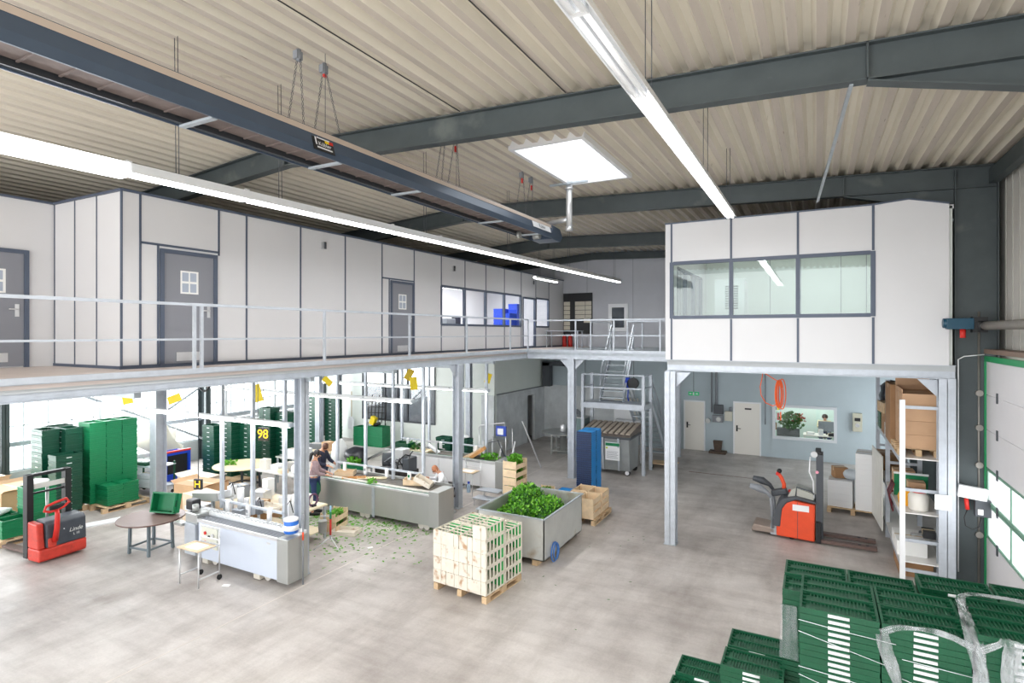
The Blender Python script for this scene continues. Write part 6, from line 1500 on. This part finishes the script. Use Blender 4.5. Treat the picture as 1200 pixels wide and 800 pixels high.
for k in range(5): y=-cl/2+.05+(cl-.1)*k/4; g.box(-cw/2,y-.02,ch-.03,cw/2,y+.02,ch-.02)
g.mk('top_slats',whitew,t)
G().box(-cw/2+.01,-cl/2+.01,0,cw/2-.01,cl/2-.01,.01).mk('bottom',whitew,t)
G().box(-cw/2+.015,cl/2-.14,.02,cw/2-.012,cl/2-.02,ch-.035).mk('green_liner',MC['green_bright'],t)
wc=Stacker(t); ang=-.07; cx,cy=-5.70,9.31
def rot(dx,dy): return cx+dx*math.cos(ang)-dy*math.sin(ang), cy+dx*math.sin(ang)+dy*math.cos(ang)
for lv in range(4):
    for i in range(4):
        for j in range(2):
            dx=-.45+.302*i; dy=-.308+.616*j+(0 if i!=1 else -.012*(lv==3)); x,y=rot(dx,dy)
            wc.put((x,y,.146+.2445*lv),ang+(rnd.uniform(-.01,.01)),'white slatted crate, %s layer, %s from left, %s row of the pallet'%(('lowest','second','third','top')[lv],ordn(i+1),('near','far')[j]),'white slatted wooden crates on the pallet')
x,y=rot(.455,-.308); wc.put((x,y,.146+.2445*4),ang,'single extra white wooden crate on top of the pallet load','white slatted wooden crates on the pallet')
pallet('wooden pallet under the white slatted crates in the open floor',(cx,cy,0),1.2,1.2,ang)
# ---- parsley crates
t=thing('parsley_crate','x','crate',(0,0,0)); 
for s in (-1,1):
    G().box(-.2,s*.3-.006,0,.2,s*.3+.006,.2).mk('end_board',wood,t); G().box(s*.2-.005,-.3,0,s*.2+.005,.3,.12).mk('side_board',wood,t)
G().box(-.19,-.29,0,.19,.29,.01).mk('bottom',wood,t)
for sx in(-1,1):
    for sy in(-1,1): G().box(sx*.185-.012,sy*.285-.012,0,sx*.185+.012,sy*.285+.012,.215).mk('corner_post',wood,t)
g=G(); leafball(g,(0,0,.13),(.18,.28,.07),260,.07,31)
for v in g.v: v.x=max(-.192,min(.192,v.x)); v.z=max(.02,v.z)
g.mk('parsley',leafg,t); pc=Stacker(t)
for k in range(6): pc.put((-7.18,13.62,.1+.217*k),-.03,'pale wooden crate of parsley, %s in the tall stack'%('lowest' if k==0 else 'topmost' if k==5 else ordn(k+1)+' from below'),'parsley crates in the tall stack')
for k in range(2): pc.put((-6.62,14.3,.1+.217*k),.1,'pale wooden crate of parsley, %s in the low stack behind the tub'%('lower','upper')[k],'parsley crates in the low stack')
tag(G().box(-.35,-.4,0,.35,.4,.0995).mk('base_board',woodp,None,loc=(-7.18,13.62,0)),'low wooden base under the tall parsley crate stack','board'); tag(G().box(-.25,-.35,0,.25,.35,.0995).mk('base_board',woodp,None,loc=(-6.62,14.3,0)),'low wooden base under the low parsley crate stack','board')
leaves('leaf_bunch','fresh parsley heaped on the topmost crate of the tall stack',(-7.18,13.62,1.34),(.17,.26,.07),240,.09,9)
for x,y,z,l in ((-11.9,9.1,.8,'on the packing table below the posts'),(-10.35,9.0,.8,'at the right end of the packing table')): pass
pc.put((-10.5,10.35,.0),.3,'pale wooden crate of parsley on the floor behind the big column','parsley crates near the packing table')
pc.put((-10.5,10.35,.217),.25,'upper pale wooden crate of parsley stacked behind the big column','parsley crates near the packing table')
pc.put((-12.6,11.9,.0),.1,'pale wooden crate of parsley on the floor beside the navy dressed worker','parsley crates near the packing table') if False else None
# ---- plain wooden crates right of the tub
t=thing('wooden_box','x','crate',(0,0,0))
for s in (-1,1):
    G().box(-.2,s*.28-.01,0,.2,s*.28+.01,.5).mk('end_board',wood,t)
    for k in range(3): G().box(s*.2-.006,-.29,.03+.17*k,s*.2+.006,.29,.15+.17*k).mk('side_board',wood,t)
    for y in (-.26,.26): G().box(s*.17-.015,y-.015,0,s*.17+.015,y+.015,.52).mk('corner_post',wood,t)
G().box(-.19,-.27,.0,.19,.27,.012).mk('bottom',wood,t); wb=Stacker(t)
wb.put((-5.1,13.75,.146),0,'plain wooden crate nearest the steel tub on the small pallet','plain wooden crates by the blue stack')
wb.put((-5.1,14.4,.146),0.02,'plain wooden crate behind the nearest one on the small pallet','plain wooden crates by the blue stack')
wb.put((-5.52,13.75,.146),0,'plain wooden crate half hidden behind the steel tub corner','plain wooden crates by the blue stack')
wb.put((-5.52,14.42,.146),0,'plain wooden crate at the back left of the small pallet','plain wooden crates by the blue stack')
g=G(); pallet('small pallet under the plain wooden crates',(-5.3,14.1,0),.9,1.3)
# ---- blue crates
t=thing('blue_crate','x','crate',(0,0,0)); a,b,h_=.235,.21,.0625
g=G(); g.box(-a+.015,-b+.02,.001,a-.015,b-.015,.01); g.box(-a,-b+.012,0,-a+.015,b,h_-.006); g.box(a-.015,-b+.012,0,a,b,h_-.006); g.box(-a+.015,b-.015,0,a-.015,b,h_-.006); g.box(-a-.004,-b+.012,h_-.016,a+.004,b+.004,h_-.004)
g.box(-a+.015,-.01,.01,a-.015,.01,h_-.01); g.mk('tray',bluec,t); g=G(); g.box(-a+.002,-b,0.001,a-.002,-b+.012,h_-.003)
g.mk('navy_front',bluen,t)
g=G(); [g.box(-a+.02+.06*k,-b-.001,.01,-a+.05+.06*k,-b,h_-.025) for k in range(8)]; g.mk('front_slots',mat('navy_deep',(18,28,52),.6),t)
bl=Stacker(t)
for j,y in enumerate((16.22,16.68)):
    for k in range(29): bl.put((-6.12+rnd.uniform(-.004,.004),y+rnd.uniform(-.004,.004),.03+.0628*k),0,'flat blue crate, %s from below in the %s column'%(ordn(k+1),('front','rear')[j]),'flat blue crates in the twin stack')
tag(G().box(-.25,-.45,0,.25,.47,.029).mk('base_sheet',bluen,None,loc=(-6.12,16.42,0)),'thin dark base sheet under the blue crate stack','base')
tag(G().box(-.22,-.3,0,.22,.3,.03).mk('crate_lid',bluec,None,loc=(-6.72,16.0,0)),'blue lid lying on the floor left of the blue crate stack','lid')
# ---- stretch film on the foreground crates
def ribbon(name,label,pts,w_,amp,seed,nrm,parent=None,m=None):
    """crumpled film band following points; nrm = wall normal"""
    n=Vector(nrm); P=[Vector(p) for p in pts]; Q=[]
    for a,b in zip(P,P[1:]):
        for k in range(8): Q.append(a.lerp(b,k/8))
    Q.append(P[-1]); Q=[(Q[max(i-2,0)]+Q[max(i-1,0)]+Q[i]+Q[min(i+1,len(Q)-1)]+Q[min(i+2,len(Q)-1)])/5 for i in range(len(Q))]
    rows=9; vs=[];fs=[]
    for i,q in enumerate(Q):
        d=(Q[min(i+1,len(Q)-1)]-Q[max(i-1,0)]).normalized(); s=d.cross(n).normalized()
        for j in range(rows):
            u=(j/(rows-1)-.5); ww=w_*(1+.4*noise.noise(q*5+Vector((seed,0,0))))
            p=q+s*u*ww+n*(.008+amp*(.5+.5*math.sin(j*1.9+seed+2*noise.noise(q*7)))+amp*.8*noise.noise(q*14+Vector((j*.7,seed,0))))
            vs.append(p)
    for i in range(len(Q)-1):
        for j in range(rows-1): fs.append((i*rows+j,i*rows+j+1,(i+1)*rows+j+1,(i+1)*rows+j))
    g=G(); g.add(vs,fs,True); 
    o=g.mk(name,m or foil2,parent); so=o.modifiers.new('solid','SOLIDIFY'); so.thickness=.0012
    if label: tag(o,label,'film')
    return o
foil2=bpy.data.materials.new('crumpled_clear_film'); foil2.use_nodes=True; n_=foil2.node_tree; n_.nodes.clear(); L_=n_.links.new
o_=n_.nodes.new('ShaderNodeOutputMaterial'); mx=n_.nodes.new('ShaderNodeMixShader'); tr_=n_.nodes.new('ShaderNodeBsdfTransparent'); pb=n_.nodes.new('ShaderNodeBsdfPrincipled')
pb.inputs['Base Color'].default_value=(.55,.58,.60,1); pb.inputs['Roughness'].default_value=.18; pb.inputs['Specular IOR Level'].default_value=.9
nz=n_.nodes.new('ShaderNodeTexNoise'); nz.inputs['Scale'].default_value=9; nz.inputs['Detail'].default_value=6; tcn=n_.nodes.new('ShaderNodeTexCoord'); mpn=n_.nodes.new('ShaderNodeMapping'); mpn.inputs['Scale'].default_value=(1,1,.35)
rp=n_.nodes.new('ShaderNodeValToRGB'); rp.color_ramp.elements[0].position=.35; rp.color_ramp.elements[0].color=(.08,.08,.08,1); rp.color_ramp.elements[1].position=.72; rp.color_ramp.elements[1].color=(.62,.62,.62,1)
L_(tcn.outputs['Object'],mpn.inputs[0]); L_(mpn.outputs[0],nz.inputs['Vector']); L_(nz.outputs['Fac'],rp.inputs[0]); L_(rp.outputs[0],mx.inputs[0]); L_(tr_.outputs[0],mx.inputs[1]); L_(pb.outputs[0],mx.inputs[2]); L_(mx.outputs[0],o_.inputs[0])
YF=5.645
ribbon('stretch_film','thin bunched film edge running along the top of the middle front crates',[(.46,YF,2.30),(.60,YF,2.385),(.8,YF,2.41),(.95,YF,2.39),(1.1,YF,2.33)],.05,.012,1,(0,-1,0))
ribbon('stretch_film','torn film flap hanging between the left and middle front columns',[(.48,YF,2.31),(.51,YF,2.16),(.56,YF,2.02),(.62,YF,1.8),(.66,YF,1.5)],.09,.014,2,(0,-1,0))
ribbon('stretch_film','thick twisted film strand falling over the right front corner of the crates',[(1.12,6.30,2.43),(1.09,6.0,2.46),(1.07,5.70,2.44),(1.10,YF-.02,2.30),(1.13,YF-.01,2.1),(1.12,YF,1.85),(1.14,YF,1.5)],.10,.02,3,(.2,-.8,.55))
ribbon('stretch_film','long film edge looping over the top of the right front crates',[(1.10,6.1,2.46),(1.13,6.34,2.46),(1.22,6.40,2.47),(1.4,6.42,2.47),(1.62,6.40,2.47)],.05,.012,4,(0,-.2,1))
ribbon('stretch_film','film edge joining the strand along the front right crate rims',[(1.12,YF,2.32),(1.18,YF,2.36),(1.25,YF,2.41),(1.27,YF,2.45)],.05,.01,5,(0,-1,0))
ribbon('stretch_film','wide crumpled film sheet at the right picture edge',[(1.33,YF,2.47),(1.31,YF,2.3),(1.33,YF,2.1),(1.37,YF,1.8)],.14,.02,6,(0,-1,0))
foil3=foil2.copy(); [setattr(n.color_ramp.elements[1],'color',(.22,.22,.22,1)) for n in foil3.node_tree.nodes if n.type=='VALTORGB']
ribbon('stretch_film','film wrap round the left side column of the second row',[(-.25,6.505,2.02),(-.25,6.505,1.9),(-.25,6.505,1.75),(-.25,6.505,1.6),(-.25,6.505,1.45)],.15,.012,7,(0,-1,0),None,foil3)
for i,l in enumerate(([(-.14,2.27),(.2,2.245),(.58,2.23)],[(-.14,2.17),(.2,2.10),(.55,2.03)],[(-.14,1.86),(.2,1.84),(.6,1.80)],[(-.14,1.79),(.15,1.72),(.4,1.64)],[(.62,2.12),(1.1,2.1)],[(.62,1.96),(1.1,1.84)])):
    tag(G().tube([(x,YF-.006,z) for x,z in l],.0028,5).mk('film_string',mat('string_white',(225,232,235),.3)),'%s film string stretched across the front crates'%('highest','second','third','fourth','upper right','lower right')[i],'string','film strings across the front crates')
tag(G().obox((0,0,.003),(.03,.09,.006),rz=.3).mk('paper_scrap',paper,None,loc=(1.0,6.72,2.23)),'small white scrap lying on the crates in the second row','paper')
tag(G().obox((0,0,.004),(.08,.04,.008),rz=.3).mk('pallet_ticket',paper,None,loc=(-.9+.0,6.0,0)),'white scrap at the lowest stack','paper') if False else None
